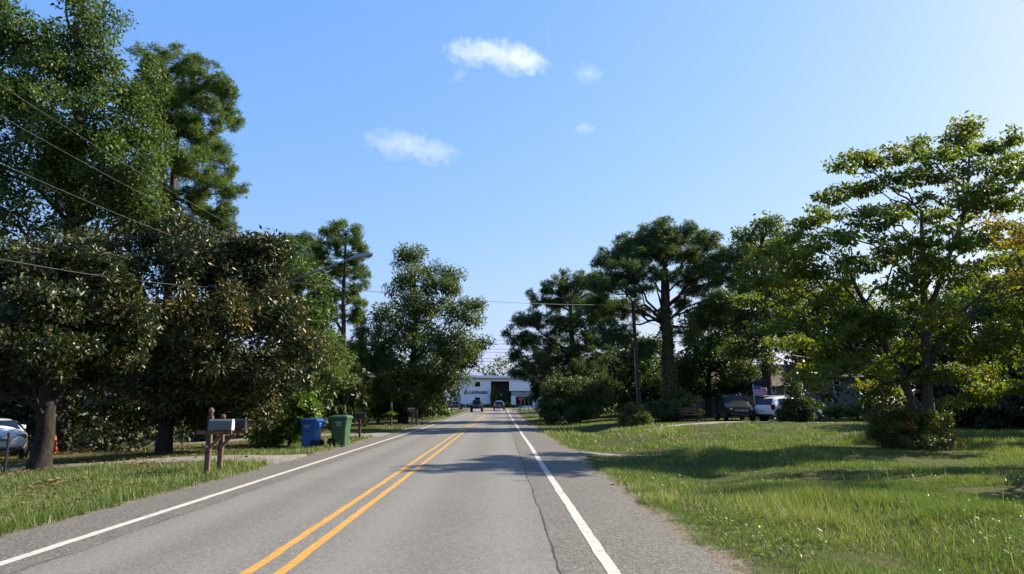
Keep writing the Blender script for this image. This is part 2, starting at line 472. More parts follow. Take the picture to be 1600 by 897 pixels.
def ribbon(name, ys, xl, xr, zoff, mat, parent=None, cols=2, zf=None):
    """a sheet along the road between two x-functions"""
    ys = np.asarray(ys, float)
    t = np.linspace(0, 1, cols)[None]
    a = np.asarray(xl(ys) if callable(xl) else np.full(len(ys), xl))[:, None]
    b = np.asarray(xr(ys) if callable(xr) else np.full(len(ys), xr))[:, None]
    Xx = a * (1 - t) + b * t; Yy = np.repeat(ys[:, None], cols, 1)
    Zz = (zroad(Yy) if zf is None else zf(Xx, Yy)) + zoff
    Vv = np.stack([Xx, Yy, Zz], -1).reshape(-1, 3)
    ii = np.arange(len(ys) * cols).reshape(len(ys), cols)
    Ff = np.stack([ii[:-1, :-1], ii[:-1, 1:], ii[1:, 1:], ii[1:, :-1]], -1).reshape(-1, 4)
    return new_obj(name, mesh_np(name, Vv, Ff), parent, mat)

ys_road = axis([(-30, 0, 2), (0, 40, .15), (40, 135, .8)])
road = ribbon('road', ys_road, edge_l, edge_r, 0.004, M['asphalt'])
tag(road, 'grey two-lane asphalt road running straight ahead', kind='structure')
cross = ribbon('road', np.linspace(134.5, 146, 12), -120, 120, 0.010, M['asphalt'], cols=30)
tag(cross, 'cross street meeting the road in front of the white building', kind='structure')

ys_p = axis([(-20, 0, 2), (0, 50, .25), (50, 128, 2)])
rw = np.random.default_rng(4)
def wig(x0, amp, seed):
    return lambda y: x0 + amp * (vnoise(y, seed, 9.0) - .5) + .018 * (vnoise(y, seed + 5, .35) - .5)
for xc, nm, hw in ((-2.43, 'yellow', .055), (-2.11, 'yellow', .055), (1.075, 'white', .066), (-5.05, 'white', .066)):
    pl = ribbon('painted_line', ys_p, (lambda q: (lambda y: wig(xc, .05, q)(y) - hw + .012 * (vnoise(y, q + 9, .2) - .5)))(abs(xc) * 3),
                (lambda q: (lambda y: wig(xc, .05, q)(y) + hw + .012 * (vnoise(y, q + 12, .2) - .5)))(abs(xc) * 3), .008, M[nm + '_paint'], road)

# lengthwise joint crack in the right lane, and short cracks
def crack(x0, y0, y1, amp, w, seed, parent, across=False):
    r = np.random.default_rng(seed)
    n = int(abs(y1 - y0) / .07) + 2
    yy = np.linspace(y0, y1, n)
    xx = x0 + amp * (vnoise(yy, seed * 1.7, .9) - .5) + amp * .5 * (vnoise(yy, seed * 2.1, .16) - .5)
    ww = w * (.35 + 1.1 * vnoise(yy, seed * 3.3, .5)) * (.6 + .8 * r.random(n))
    if across: Vv = np.concatenate([np.stack([yy, xx - ww / 2, 0 * yy], 1), np.stack([yy, xx + ww / 2, 0 * yy], 1)])
    else: Vv = np.concatenate([np.stack([xx - ww / 2, yy, 0 * yy], 1), np.stack([xx + ww / 2, yy, 0 * yy], 1)])
    Vv[:, 2] = zroad(Vv[:, 1]) + .0075
    k = np.arange(n - 1)
    Ff = np.stack([k, k + 1, n + k + 1, n + k], 1)
    if not across: Ff = Ff[:, ::-1]
    return new_obj('crack', mesh_np('crack', Vv, Ff), parent, M['crack'])
crack(.57, 2.0, 60, .045, .020, 3, road)
crack(-4.62, 2.0, 45, .10, .010, 5, road)
crack(14.7, .25, .55, .05, .05, 7, road, True)
crack(13.3, -3.0, -2.2, .06, .022, 8, road, True)

def drive(name, label, path, widths, mat, zoff=.035, rag=.3, seed=1):
    """a driveway draped on the ground along a path"""
    path = np.array(path, float)
    d = np.concatenate([[0], np.cumsum(np.linalg.norm(np.diff(path, axis=0), axis=1))])
    s = np.arange(0, d[-1], .3)
    px_, py_ = np.interp(s, d, path[:, 0]), np.interp(s, d, path[:, 1]); w_ = np.interp(s, d, widths)
    tx, ty = np.gradient(px_), np.gradient(py_); L = np.hypot(tx, ty); nxv, nyv = -ty / L, tx / L
    cols = 9; t = np.linspace(-.5, .5, cols)[None]
    wl = w_ + rag * (vnoise(s, seed * 3.1, .8) - .5); wr = w_ + rag * (vnoise(s, seed * 5.7, .7) - .5)
    ww = np.where(t < 0, wl[:, None], wr[:, None])
    Xx = px_[:, None] + nxv[:, None] * t * ww; Yy = py_[:, None] + nyv[:, None] * t * ww
    crown = .03 * (1 - (2 * t) ** 4) - .02
    Zz = np.maximum(gz(Xx, Yy), zroad(Yy) - .45) + zoff * (1 - (2 * np.abs(t)) ** 6 * 1.3) 
    Vv = np.stack([Xx, Yy, Zz], -1).reshape(-1, 3)
    ii = np.arange(len(s) * cols).reshape(len(s), cols)
    Ff = np.stack([ii[:-1, :-1], ii[1:, :-1], ii[1:, 1:], ii[:-1, 1:]], -1).reshape(-1, 4)
    o = new_obj(name, mesh_np(name, Vv, Ff[:, ::-1]), None, mat)
    tag(o, label, kind='structure'); return o, path, widths
DRIVES = []
def add_drive(*a, **k):
    o, p, w = drive(*a, **k); DRIVES.append((p, w))
add_drive('driveway', 'pale gravel driveway behind the double mailbox on the left', [(-5.75, 20.6), (-7.0, 20.3), (-10, 19.9), (-15, 20.6), (-22, 24.5), (-30, 27)], [4.2, 2.1, 1.5, 1.5, 2.2, 2.6], M['gravel'], seed=1)
add_drive('driveway', 'thin pale driveway behind the two rubbish bins', [(-5.8, 36.5), (-8, 36.3), (-14, 36), (-24, 38)], [5.0, 2.4, 2.2, 2.4], M['gravel'], seed=2)
add_drive('driveway', 'far pale driveway beside the roadside mailboxes', [(-5.8, 58), (-8, 58), (-18, 58.5)], [6.5, 4.4, 4.0], M['gravel'], seed=3)
add_drive('driveway', 'pale gravel track leading to the parked cars on the lawn', [(7.6, 37.0), (10.4, 40.5), (13.5, 43.4), (17.5, 45.2)], [.7, 1.1, 1.5, 2.8], M['gravel'], seed=4)
add_drive('driveway', 'short sandy entrance in the grass right of the road', [(2.6, 22.8), (4.2, 22.9), (6.0, 22.6)], [1.6, .7, .35], M['gravel'], seed=5)
add_drive('driveway', 'pale strip in the shaded lawn before the house', [(15.5, 42.2), (19, 42.6), (24, 43)], [.5, .6, .5], M['gravel'], seed=6)

def on_drive(x, y, grow=0.0):
    m = np.zeros(len(x), bool)
    for p, w in DRIVES:
        p = np.array(p, float)
        for k in range(len(p) - 1):
            a, b = p[k], p[k + 1]; d = b - a; L2 = d @ d
            t = np.clip(((x - a[0]) * d[0] + (y - a[1]) * d[1]) / L2, 0, 1)
            dist = np.hypot(x - a[0] - t * d[0], y - a[1] - t * d[1])
            m |= dist < (w[k] * (1 - t) + w[k + 1] * t) * .5 + grow
    return m
# ------------------------------------------------------------------ trees and shrubs
def lobe_world(lobes, D, rng, jit, dscale=1.0):
    C, R = [], []
    for l in lobes:
        dd = l[4] if len(l) > 4 else rng.uniform(-jit, jit)
        C.append(at(l[0], l[1], D + dd)); k = (D + dd) / FPX
        R.append((l[2] * k, l[2] * k * dscale, l[3] * k))
    return np.array(C), np.array(R)

def subclumps(C, R, rng, dens, sub_r, lo=.25):
    cs, ls = [], []
    for k in range(len(C)):
        n = max(5, int(dens * (R[k][0] * R[k][2] + .4 * R[k][0])))
        d = unit(rng.normal(size=(n, 3)))
        r = lo + (1 - lo) * rng.random(n) ** .55
        cs.append(C[k] + d * R[k] * r[:, None] * .92); ls.append(np.full(n, k))
    cs = np.concatenate(cs); ls = np.concatenate(ls)
    return cs, ls, sub_r * rng.uniform(.65, 1.25, len(cs))

def broad_crown(cs, ls, sr, rng, nl, L, Wd, flat=.6, droop=.15, upk=.8, tint_l=.25):
    n = len(cs)
    cnt = np.maximum(6, (nl * (sr / sr.mean()) ** 1.6 * rng.uniform(.6, 1.4, n)).astype(int))
    idx = np.repeat(np.arange(n), cnt); m = len(idx)
    d = unit(rng.normal(size=(m, 3))); r = rng.random(m) ** .5
    P = cs[idx] + d * (sr[idx] * r)[:, None] * np.array([1, 1, flat])
    A = d * .9 + rng.normal(size=(m, 3)) * .7; A[:, 2] -= droop + .25 * rng.random(m)
    U = rng.normal(size=(m, 3)) * .75; U[:, 2] += upk; U += d * .35
    ks = rng.uniform(.55, 1.35, m) * rng.uniform(.8, 1.2, n)[idx]; ll = L * ks; ww = Wd * ks * rng.uniform(.8, 1.2, m)
    Vv, Ff = leaf_mesh(P, A, U, ll, ww)
    nlobe = ls.max() + 1
    tl = rng.normal(0, .09, nlobe)[ls] + rng.normal(0, .10, n)
    t = np.clip(.45 + tl[idx] + rng.normal(0, tint_l, m) * .8, 0, 1)
    return Vv, Ff, np.repeat(t, 4)

def pine_crown(cs, ls, sr, rng, nb, L, w, nn=16, flat=.6):
    n = len(cs)
    cnt = np.maximum(4, (nb * (sr / sr.mean()) ** 1.5).astype(int))
    idx = np.repeat(np.arange(n), cnt); m = len(idx)
    d = unit(rng.normal(size=(m, 3))); r = rng.random(m) ** .5
    Pb = cs[idx] + d * (sr[idx] * r)[:, None] * np.array([1, 1, flat])
    ax = unit(d + np.array([0, 0, .55]) + rng.normal(size=(m, 3)) * .35)
    P = np.repeat(Pb, nn, 0); a = np.repeat(ax, nn, 0)
    D_ = unit(a * .55 + unit(rng.normal(size=(len(P), 3))) * .95)
    P = P + a * rng.uniform(-.5, .3, len(P))[:, None] * L * .6
    ll = L * rng.uniform(.7, 1.2, len(P))
    side = unit(np.cross(D_, unit(rng.normal(size=(len(P), 3)))))
    tip = P + D_ * ll[:, None]; tip[:, 2] -= .12 * ll
    Vv = np.stack([P + side * w * .3, P + D_ * ll[:, None] * .5 - side * w * .5, tip], 1).reshape(-1, 3)
    Ff = np.arange(len(P) * 3).reshape(-1, 3)
    tl = rng.normal(0, .09, ls.max() + 1)[ls] + rng.normal(0, .12, n)
    t = np.clip(.45 + np.repeat(tl[idx] + rng.normal(0, .12, m), nn) + rng.normal(0, .1, len(P)), 0, 1)
    return Vv, Ff, np.repeat(t, 3)

def polyline(pts, k):
    pts = np.array(pts, float)
    d = np.concatenate([[0], np.cumsum(np.linalg.norm(np.diff(pts, axis=0), axis=1))])
    s = np.linspace(0, d[-1], k)
    out = np.stack([np.interp(s, d, pts[:, j]) for j in range(3)], 1)
    for _ in range(2): out[1:-1] = out[1:-1] * .5 + (out[:-2] + out[2:]) * .25
    return out

def plant(name, label, cat, D, trunk, lobes, seed, leaf, r0=.3, r1=.08, dens=2.2, sub_r=.7, kind='broad', nl=110, L=.16, Wd=.08,
          flat=.6, droop=.15, upk=.8, jit=2.0, dscale=1.0, bark_m='bark_oak', twig=.02, limb=.10, steep=.8, group=None, lo=.25, low_attach=.3,
          extra_trunks=(), shape=None, mean=None, bare=0, nn=16, core=.75):
    """one tree or shrub: Empty at its base > trunk (with limbs), branches, crown"""
    rng = np.random.default_rng(seed)
    base = at(trunk[0][0], 630, D + (trunk[0][2] if len(trunk[0]) > 2 else 0)); base[2] = float(gz(base[0], base[1])) - .05
    root = empty(name, base); root['label'] = label; root['category'] = cat
    if group: root['group'] = group
    if kind == 'pine': lobes = [(l[0], l[1], l[2] * 1.12, l[3] * 1.35) + tuple(l[4:]) for l in lobes]
    C, R = lobe_world(lobes, D, rng, jit, dscale)
    # trunk
    def path(tr):
        p = [base if tr is trunk else at(tr[0][0], tr[0][1], D)]
        for t in tr[1:]: p.append(at(t[0], t[1], D + (t[2] if len(t) > 2 else 0)))
        return polyline(p, 12)
    trunks = [(path(trunk), r0, r1)] + [(path(t[0]), t[1], t[2]) for t in extra_trunks]
    Vs, Fs, nb = [], [], 0
    def push(v, f):
        nonlocal nb
        Vs.append(v); Fs.append(f + nb); nb += len(v)
    alltp = []
    for tp, a, b in trunks:
        rad = np.linspace(1, 0, 12) ** .8 * (a - b) + b
        rad[0] *= 1.3; rad[1] *= 1.05
        wob = np.zeros_like(tp); wob[1:-1] = rng.normal(0, a * .07, (10, 3)) * [1, 1, 0]
        tp = tp + wob
        push(*tubes(tp[None], rad[None], 10))
        alltp.append((tp, rad))
    # limbs from a trunk to each lobe
    for k in range(len(C)):
        best = None
        for tp, rad in alltp:
            h = np.hypot(C[k][0] - tp[:, 0], C[k][1] - tp[:, 1])
            cost = np.abs(C[k][2] - steep * h - tp[:, 2]) + .25 * h
            cost[:max(1, int(12 * low_attach))] += 50
            j = int(np.argmin(cost))
            if best is None or cost[j] < best[0]: best = (cost[j], tp[j], rad[j])
        a = best[1]; e = C[k]
        mid = a * .5 + e * .5 + rng.normal(0, .12, 3) * np.linalg.norm(e - a); mid[2] += .10 * np.hypot(*(e - a)[:2])
        pl = bez(a, e, mid, 7); pl[1:-1] += rng.normal(0, .03, (5, 3)) * np.linalg.norm(e - a)
        rr = min(best[2] * .75, limb * (.6 + .12 * np.linalg.norm(e - a)))
        push(*tubes(pl[None], np.linspace(rr, max(twig * 1.2, rr * .25), 7)[None], 6))
    tv = np.concatenate(Vs); tf = np.concatenate(Fs)
    new_obj('trunk', mesh_np('trunk', tv - base, tf, smooth=True), root, M[bark_m])
    # twigs to the leaf clumps
    kd, kn = (1.7, 1.9) if kind == 'pine' else (1.75, 1.55)
    cs, ls, sr = subclumps(C, R, rng, dens * kd, sub_r, lo)
    nl = nl * kn
    if shape is not None:
        ok = shape(cs); cs, ls, sr = cs[ok], ls[ok], sr[ok]
    gzc = gz(cs[:, 0], cs[:, 1]); cs[:, 2] = np.maximum(cs[:, 2], gzc + sr * flat * .8)
    st = C[ls] + (cs - C[ls]) * rng.uniform(-.1, .25, len(cs))[:, None]
    md = (st + cs) / 2 + rng.normal(0, .12, cs.shape) * np.linalg.norm(cs - st, axis=1)[:, None]
    v, f = tubes(np.stack([st, md, cs], 1), np.tile([twig, twig * .65, twig * .3], (len(cs), 1)), 4)
    if bare:
        kk = rng.choice(len(cs), bare); d = unit(unit(cs[kk] - C[ls[kk]]) + np.array([0, 0, .35]) + rng.normal(0, .4, (bare, 3)))
        e = cs[kk] + d * (sr[kk] * rng.uniform(1.1, 2.0, bare))[:, None]
        v2, f2 = tubes(np.stack([cs[kk], (cs[kk] + e) / 2 + rng.normal(0, .05, (bare, 3)), e], 1), np.tile([twig * .6, twig * .45, twig * .2], (bare, 1)), 4)
        f = np.concatenate([f, f2 + len(v)]); v = np.concatenate([v, v2])
    tag(new_obj('branches', mesh_np('branches', v - base, f), root, M[bark_m]), kind='stuff')
    if kind == 'pine': v, f, t = pine_crown(cs, ls, sr, rng, nl, L, Wd, nn, flat)
    else: v, f, t = broad_crown(cs, ls, sr, rng, nl, L, Wd, flat, droop, upk)
    if kind == 'pine': core *= .4
    if core > 0:
        cL, cW = (L * 1.7, Wd * 1.9) if kind != 'pine' else (L * 1.0, L * .22)
        nc = np.maximum(4, (core * np.pi * R[:, 0] * R[:, 2] / (cL * cW * .5)).astype(int))
        ci = np.repeat(np.arange(len(C)), nc); mc = len(ci)
        dv = unit(rng.normal(size=(mc, 3))) * (rng.random(mc) ** .45)[:, None]
        Pc = C[ci] + dv * R[ci] * .74
        Ac = rng.normal(size=(mc, 3)); Uc = rng.normal(size=(mc, 3)) * .8 + np.array([0, 0, .7])
        v3, f3 = leaf_mesh(Pc, Ac, Uc, cL * rng.uniform(.6, 1.3, mc), cW * rng.uniform(.6, 1.3, mc))
        t3 = np.repeat(np.clip(.38 + rng.normal(0, .16, mc), 0, .68), 4)
        f = np.concatenate([f, f3 + len(v)]); v = np.concatenate([v, v3]); t = np.concatenate([t, t3])
    if mean is not None: t = np.clip(t + mean, 0, 1)
    g = gz(v[:, 0], v[:, 1]); v[:, 2] = np.maximum(v[:, 2], g + .01)
    tag(new_obj('crown', mesh_np('crown', v - base, f, t), root, M[leaf]), kind='stuff')
    return root

def stat():
    return sum(len(o.data.polygons) for o in bpy.data.objects if o.type == 'MESH')

# ---- left side of the road
plant('oak_tree', 'tallest broadleaf tree at the far left, crown reaching past the top', 'tree', 31,
      [(95, 700), (100, 500), (118, 300), (125, 90)],
      [(135, 20, 62, 55), (45, 70, 75, 62), (140, 110, 75, 60), (60, 175, 90, 70), (185, 175, 70, 62), (105, 265, 95, 70), (205, 255, 60, 62), (-25, 250, 80, 80),
       (235, 140, 42, 52), (240, 215, 38, 55), (15, 330, 90, 60), (150, 335, 85, 55), (-40, 110, 70, 70), (225, 315, 48, 40), (95, -45, 60, 40), (0, 20, 55, 45), (150, 220, 70, 50, -1), (90, 110, 60, 45, -1.5), (60, 250, 70, 50, -2), (230, 350, 50, 36, 0), (20, 140, 60, 50, -1.5), (175, 290, 60, 45, -1.5)],
      11, 'oak', r0=.48, r1=.10, dens=3.0, sub_r=.70, nl=105, L=.17, Wd=.085, jit=1.8, limb=.11)
plant('pine_tree', 'tall pine with needle tufts against the sky behind the big oak', 'tree', 36,
      [(262, 690), (262, 480), (268, 300), (288, 110)],
      [(285, 98, 38, 20), (240, 96, 36, 22), (325, 122, 32, 20), (352, 140, 24, 18), (300, 150, 40, 22), (345, 176, 30, 20), (255, 140, 40, 25), (310, 205, 38, 22), (362, 190, 14, 12),
       (330, 236, 32, 17), (290, 250, 40, 25), (352, 262, 22, 14), (365, 296, 24, 13), (325, 288, 34, 20), (335, 330, 38, 18), (295, 320, 40, 24), (350, 360, 26, 15), (310, 372, 40, 22), (265, 360, 45, 30), (255, 210, 40, 35), (330, 395, 30, 18), (240, 160, 40, 34), (250, 275, 42, 36), (235, 330, 40, 30), (280, 185, 36, 28)],
      12, 'pine', kind='pine', r0=.30, r1=.06, dens=8.0, sub_r=.33, nl=9.5, L=.25, Wd=.030, flat=.85, jit=1.8, core=.12, bark_m='bark_pine', limb=.05, steep=-.1, nn=16)
plant('magnolia_tree', 'large dark magnolia with glossy rust-backed leaves behind the double mailbox', 'tree', 24,
      [(262, 700), (268, 600), (290, 500), (320, 390)],
      [(398, 385, 42, 32), (425, 410, 35, 40), (232, 378, 52, 45), (300, 415, 75, 55), (180, 440, 65, 62), (385, 450, 70, 60), (435, 500, 55, 55), (325, 500, 85, 70),
       (240, 520, 85, 70), (425, 575, 55, 48), (350, 580, 85, 52), (200, 580, 60, 45), (265, 595, 80, 42), (470, 545, 35, 40), (350, 632, 70, 42), (405, 635, 30, 34), (150, 400, 55, 45, 1), (280, 365, 55, 30, 1.5), (350, 400, 50, 34, 1), (140, 520, 60, 50, 1), (310, 640, 80, 34, 1), (215, 640, 55, 30, 1.5)],
      13, 'magnolia', r0=.24, r1=.10, bark_m='bark_dark', dens=7.5, sub_r=.46, nl=82, L=.165, Wd=.068, flat=.75, jit=1.3, droop=.05, upk=.5, limb=.07)
plant('magnolia_tree', 'near left magnolia whose thick shaded trunk stands beside the white car', 'tree', 19.3,
      [(72, 722), (74, 640), (84, 560), (100, 430)],
      [(20, 425, 85, 55), (105, 405, 60, 45), (55, 490, 95, 50), (150, 500, 60, 50), (-50, 480, 80, 80), (35, 552, 80, 26), (115, 548, 55, 24), (-60, 570, 70, 40), (170, 430, 45, 45), (60, 585, 60, 22, 1.5), (140, 585, 50, 26, 1.5), (0, 600, 60, 22, 2.5), (90, 460, 60, 40, -1.2), (30, 520, 70, 30, -1.5), (95, 545, 50, 26, -1.4), (60, 572, 45, 14, -1.4), (190, 545, 50, 38, .6), (205, 490, 50, 45, .4)],
      14, 'magnolia', r0=.26, r1=.12, bark_m='bark_dark', dens=8.0, sub_r=.40, nl=78, L=.16, Wd=.068, flat=.65, jit=1.6, droop=.05, upk=.5, limb=.09, mean=-.02)
plant('broadleaf_tree', 'grey-green small-leaved tree at the right edge of the magnolia', 'tree', 30,
      [(478, 690), (480, 620), (485, 540)],
      [(500, 545, 36, 36), (470, 590, 45, 45), (515, 585, 25, 30), (455, 640, 50, 42)],
      15, 'fineoak', r0=.15, r1=.05, dens=5, sub_r=.45, nl=90, L=.13, Wd=.06, jit=1.0, limb=.05, mean=.1)
plant('leafy_shrub', 'bright green vine-covered shrub left of the blue bin', 'shrub', 27.0,
      [(455, 690), (456, 660), (458, 640)],
      [(452, 660, 34, 38, 0), (478, 640, 22, 28, .2), (420, 672, 36, 28, .3), (478, 625, 18, 20, .2)],
      16, 'bright', r0=.06, r1=.03, dens=12, sub_r=.26, nl=75, L=.11, Wd=.075, jit=.6, limb=.03, twig=.008, lo=.5)
plant('broadleaf_tree', 'mid-green tree behind the streetlight pole', 'tree', 41,
      [(448, 690), (450, 560), (455, 430)],
      [(445, 398, 34, 26), (480, 430, 36, 36), (440, 450, 52, 45), (490, 490, 42, 40), (450, 520, 60, 45), (515, 545, 35, 40), (500, 600, 50, 45)],
      17, 'oak', r0=.28, r1=.08, dens=2.4, sub_r=.75, nl=110, L=.20, Wd=.10, jit=2.0, mean=.08)
plant('pine_tree', 'dark pine just left of the tall slender pine', 'tree', 50,
      [(470, 670), (470, 520), (468, 385)],
      [(462, 385, 28, 16), (490, 392, 22, 15), (445, 402, 26, 18), (482, 415, 24, 15), (470, 440, 36, 18), (450, 470, 36, 20), (500, 455, 20, 14), (480, 490, 36, 18)],
      18, 'pine_dark', kind='pine', r0=.26, r1=.07, dens=3.2, sub_r=.6, nl=12, L=.33, Wd=.045, flat=.65, jit=1.2, bark_m='bark_pine', limb=.05, steep=.1)
plant('pine_tree', 'tall slender pine with a forked bare lower trunk left of the road', 'tree', 46,
      [(537, 670), (538, 560), (536, 470), (540, 375)],
      [(545, 362, 26, 13), (520, 360, 20, 11), (562, 378, 16, 12), (512, 388, 22, 14), (545, 392, 30, 14), (502, 412, 20, 16), (538, 418, 28, 13), (562, 425, 15, 11), (515, 437, 26, 14), (552, 447, 22, 11),
       (530, 462, 28, 12), (560, 470, 13, 7), (505, 470, 20, 13), (522, 490, 26, 12), (562, 490, 12, 6), (548, 500, 16, 8), (505, 497, 18, 12)],
      19, 'pine', kind='pine', r0=.22, r1=.06, dens=5.2, sub_r=.36, nl=9, L=.28, Wd=.040, flat=.75, jit=1.0, core=.3, bark_m='bark_pine', limb=.045, steep=.45,
      extra_trunks=(([(537, 522), (524, 500), (509, 480)], .11, .06),))
for k, (px, top, w, D) in enumerate(((566, 492, 24, 53), (592, 512, 24, 56), (545, 540, 28, 51))):
    lb = []
    H = 650 - top
    for j in range(7):
        f = j / 6
        lb.append((px + (k * 7 + j * 5) % 5 - 2, top + 8 + f * H * .8, 4 + w * (f ** .8), 9 + 8 * f))
    plant('young_pine', ['pointed young pine left of the roadside willow oak, the tallest of three', 'young pine half hidden by the willow oak', 'low wide young pine under the slender pine'][k], 'tree', D,
          [(px, 655), (px, 560), (px, top + 4)], lb, 30 + k, 'pine', kind='pine', r0=.10, r1=.02, dens=5, sub_r=.45, nl=10, L=.30, Wd=.05, flat=.9, jit=.4, bark_m='bark_pine', limb=.03, group='young pines left of the road', mean=.05)
plant('willow_oak', 'feathery willow oak overhanging the left edge of the road', 'tree', 55,
      [(630, 660), (640, 600), (650, 520), (648, 420)],
      [(628, 400, 16, 20), (645, 405, 24, 22), (640, 440, 38, 30), (672, 425, 22, 18), (702, 428, 20, 16), (695, 455, 32, 26), (655, 480, 50, 34), (715, 485, 34, 26), (748, 478, 17, 12), (735, 500, 22, 16),
       (612, 495, 36, 32), (600, 540, 40, 36), (660, 530, 62, 38), (718, 535, 40, 34), (690, 575, 60, 34), (728, 562, 24, 12), (750, 540, 15, 14), (610, 590, 46, 38), (660, 610, 60, 30), (690, 598, 26, 12), (600, 625, 40, 25), (640, 640, 40, 14)],
      20, 'fineoak', r0=.34, r1=.06, dens=2.7, sub_r=.72, nl=95, L=.22, Wd=.085, flat=.75, jit=1.6, limb=.09, steep=1.2, bare=60)
plant('roadside_tree', 'small thin-trunked tree on the far left verge before the white building', 'tree', 86,
      [(690, 645), (691, 625), (695, 600)], [(696, 604, 16, 10), (680, 605, 20, 14), (690, 590, 20, 10)],
      21, 'oak', r0=.14, r1=.05, dens=1.6, sub_r=.9, nl=60, L=.30, Wd=.15, jit=1.2)
plant('round_shrub', 'pale round shrub on the left verge past the mailboxes', 'shrub', 74,
      [(686, 648), (686, 640)], [(686, 636, 14, 11, 0), (697, 640, 12, 8, 0), (676, 641, 12, 9, 0)],
      22, 'bright', r0=.05, r1=.03, dens=5, sub_r=.45, nl=60, L=.16, Wd=.10, lo=.5, mean=-.1)

# ---- right side of the road
plant('pine_tree', 'broad flat-topped pine with an ivy-clad trunk on the right', 'tree', 48,
      [(1046, 655), (1043, 560), (1040, 490), (1038, 420)],
      [(1030, 362, 34, 13), (1065, 365, 34, 14), (990, 378, 32, 14), (1100, 378, 30, 15), (962, 398, 26, 13), (1125, 400, 18, 16), (1010, 398, 36, 13), (1055, 398, 36, 14), (1090, 410, 32, 14), (945, 415, 18, 12),
       (980, 425, 34, 14), (1025, 428, 24, 10), (1120, 432, 24, 16), (950, 450, 32, 16), (1000, 455, 22, 10), (1085, 446, 26, 12), (1115, 466, 26, 14), (975, 485, 36, 15), (1105, 500, 26, 14), (1078, 520, 26, 13),
       (955, 525, 36, 18), (1005, 545, 24, 12), (1060, 470, 14, 8), (930, 480, 28, 20), (1130, 475, 20, 16), (1035, 385, 30, 10), (1000, 415, 26, 10), (1075, 432, 28, 10), (1045, 380, 40, 12), (1105, 425, 26, 12), (965, 440, 30, 12), (1010, 375, 30, 11)],
      40, 'pine_dark', kind='pine', r0=.50, r1=.26, dens=5.6, sub_r=.42, nl=10.5, L=.30, Wd=.042, flat=.75, jit=3.0, core=.7, bark_m='bark_pine', limb=.085, steep=.75, low_attach=.62, twig=.028, mean=.08)
plant('pine_tree', 'leaning dark pine nearest the road on the right, overhanging the white building', 'tree', 62,
      [(905, 655), (900, 590), (893, 520), (890, 450)],
      [(905, 436, 34, 13), (875, 446, 28, 14), (930, 440, 22, 13), (850, 470, 30, 15), (895, 470, 38, 16), (822, 497, 24, 13), (860, 505, 34, 14), (805, 525, 18, 12), (910, 510, 40, 20), (835, 535, 32, 14),
       (800, 552, 15, 9), (880, 550, 45, 20), (840, 570, 30, 14), (925, 550, 34, 26), (812, 582, 20, 10), (850, 598, 32, 14), (835, 612, 14, 9), (900, 590, 45, 22), (940, 590, 40, 28), (940, 480, 25, 22)],
      41, 'pine_dark', kind='pine', r0=.34, r1=.14, dens=3.6, sub_r=.52, nl=11, L=.35, Wd=.052, flat=.7, jit=2.4, core=.5, bark_m='bark_pine', limb=.11, steep=.5, low_attach=.45, twig=.03)
plant('broadleaf_tree', 'dark leafy tree behind the utility pole', 'tree', 66,
      [(975, 655), (975, 600), (978, 540)],
      [(960, 590, 46, 36), (1010, 585, 44, 36), (985, 555, 40, 26), (1030, 620, 40, 26), (930, 620, 40, 30), (985, 620, 50, 26), (1020, 545, 26, 20)],
      42, 'oak', r0=.25, r1=.08, dens=1.6, sub_r=1.0, nl=100, L=.30, Wd=.15, jit=2.0, mean=-.05)
plant('broadleaf_tree', 'shadowy tree between the flat-topped pine and the black car', 'tree', 60,
      [(1105, 655), (1108, 600), (1110, 520)],
      [(1110, 535, 42, 36), (1085, 560, 40, 36), (1140, 560, 40, 40), (1100, 600, 50, 30), (1150, 510, 34, 34), (1065, 590, 30, 30), (1150, 600, 30, 24), (1128, 480, 34, 30), (1150, 450, 26, 26), (1095, 500, 30, 26)],
      43, 'oak', r0=.28, r1=.08, dens=1.7, sub_r=.95, nl=100, L=.27, Wd=.14, jit=2.0, mean=-.08)
plant('broadleaf_tree', 'tall leafy tree behind the white crossover, bare trunk below', 'tree', 50,
      [(1198, 650), (1197, 560), (1195, 470), (1190, 360)],
      [(1190, 345, 30, 20), (1165, 365, 24, 20), (1218, 372, 28, 26), (1185, 395, 46, 30), (1222, 420, 40, 34), (1160, 430, 34, 34), (1195, 465, 50, 38), (1160, 500, 38, 36), (1225, 490, 36, 34), (1185, 535, 46, 30), (1150, 545, 28, 26), (1205, 570, 20, 16), (1165, 580, 24, 22), (1240, 450, 36, 40), (1250, 400, 26, 26), (1145, 400, 20, 22)],
      44, 'fineoak', r0=.36, r1=.10, dens=2.4, sub_r=.75, nl=95, L=.22, Wd=.10, jit=2.2, low_attach=.35, mean=.1)
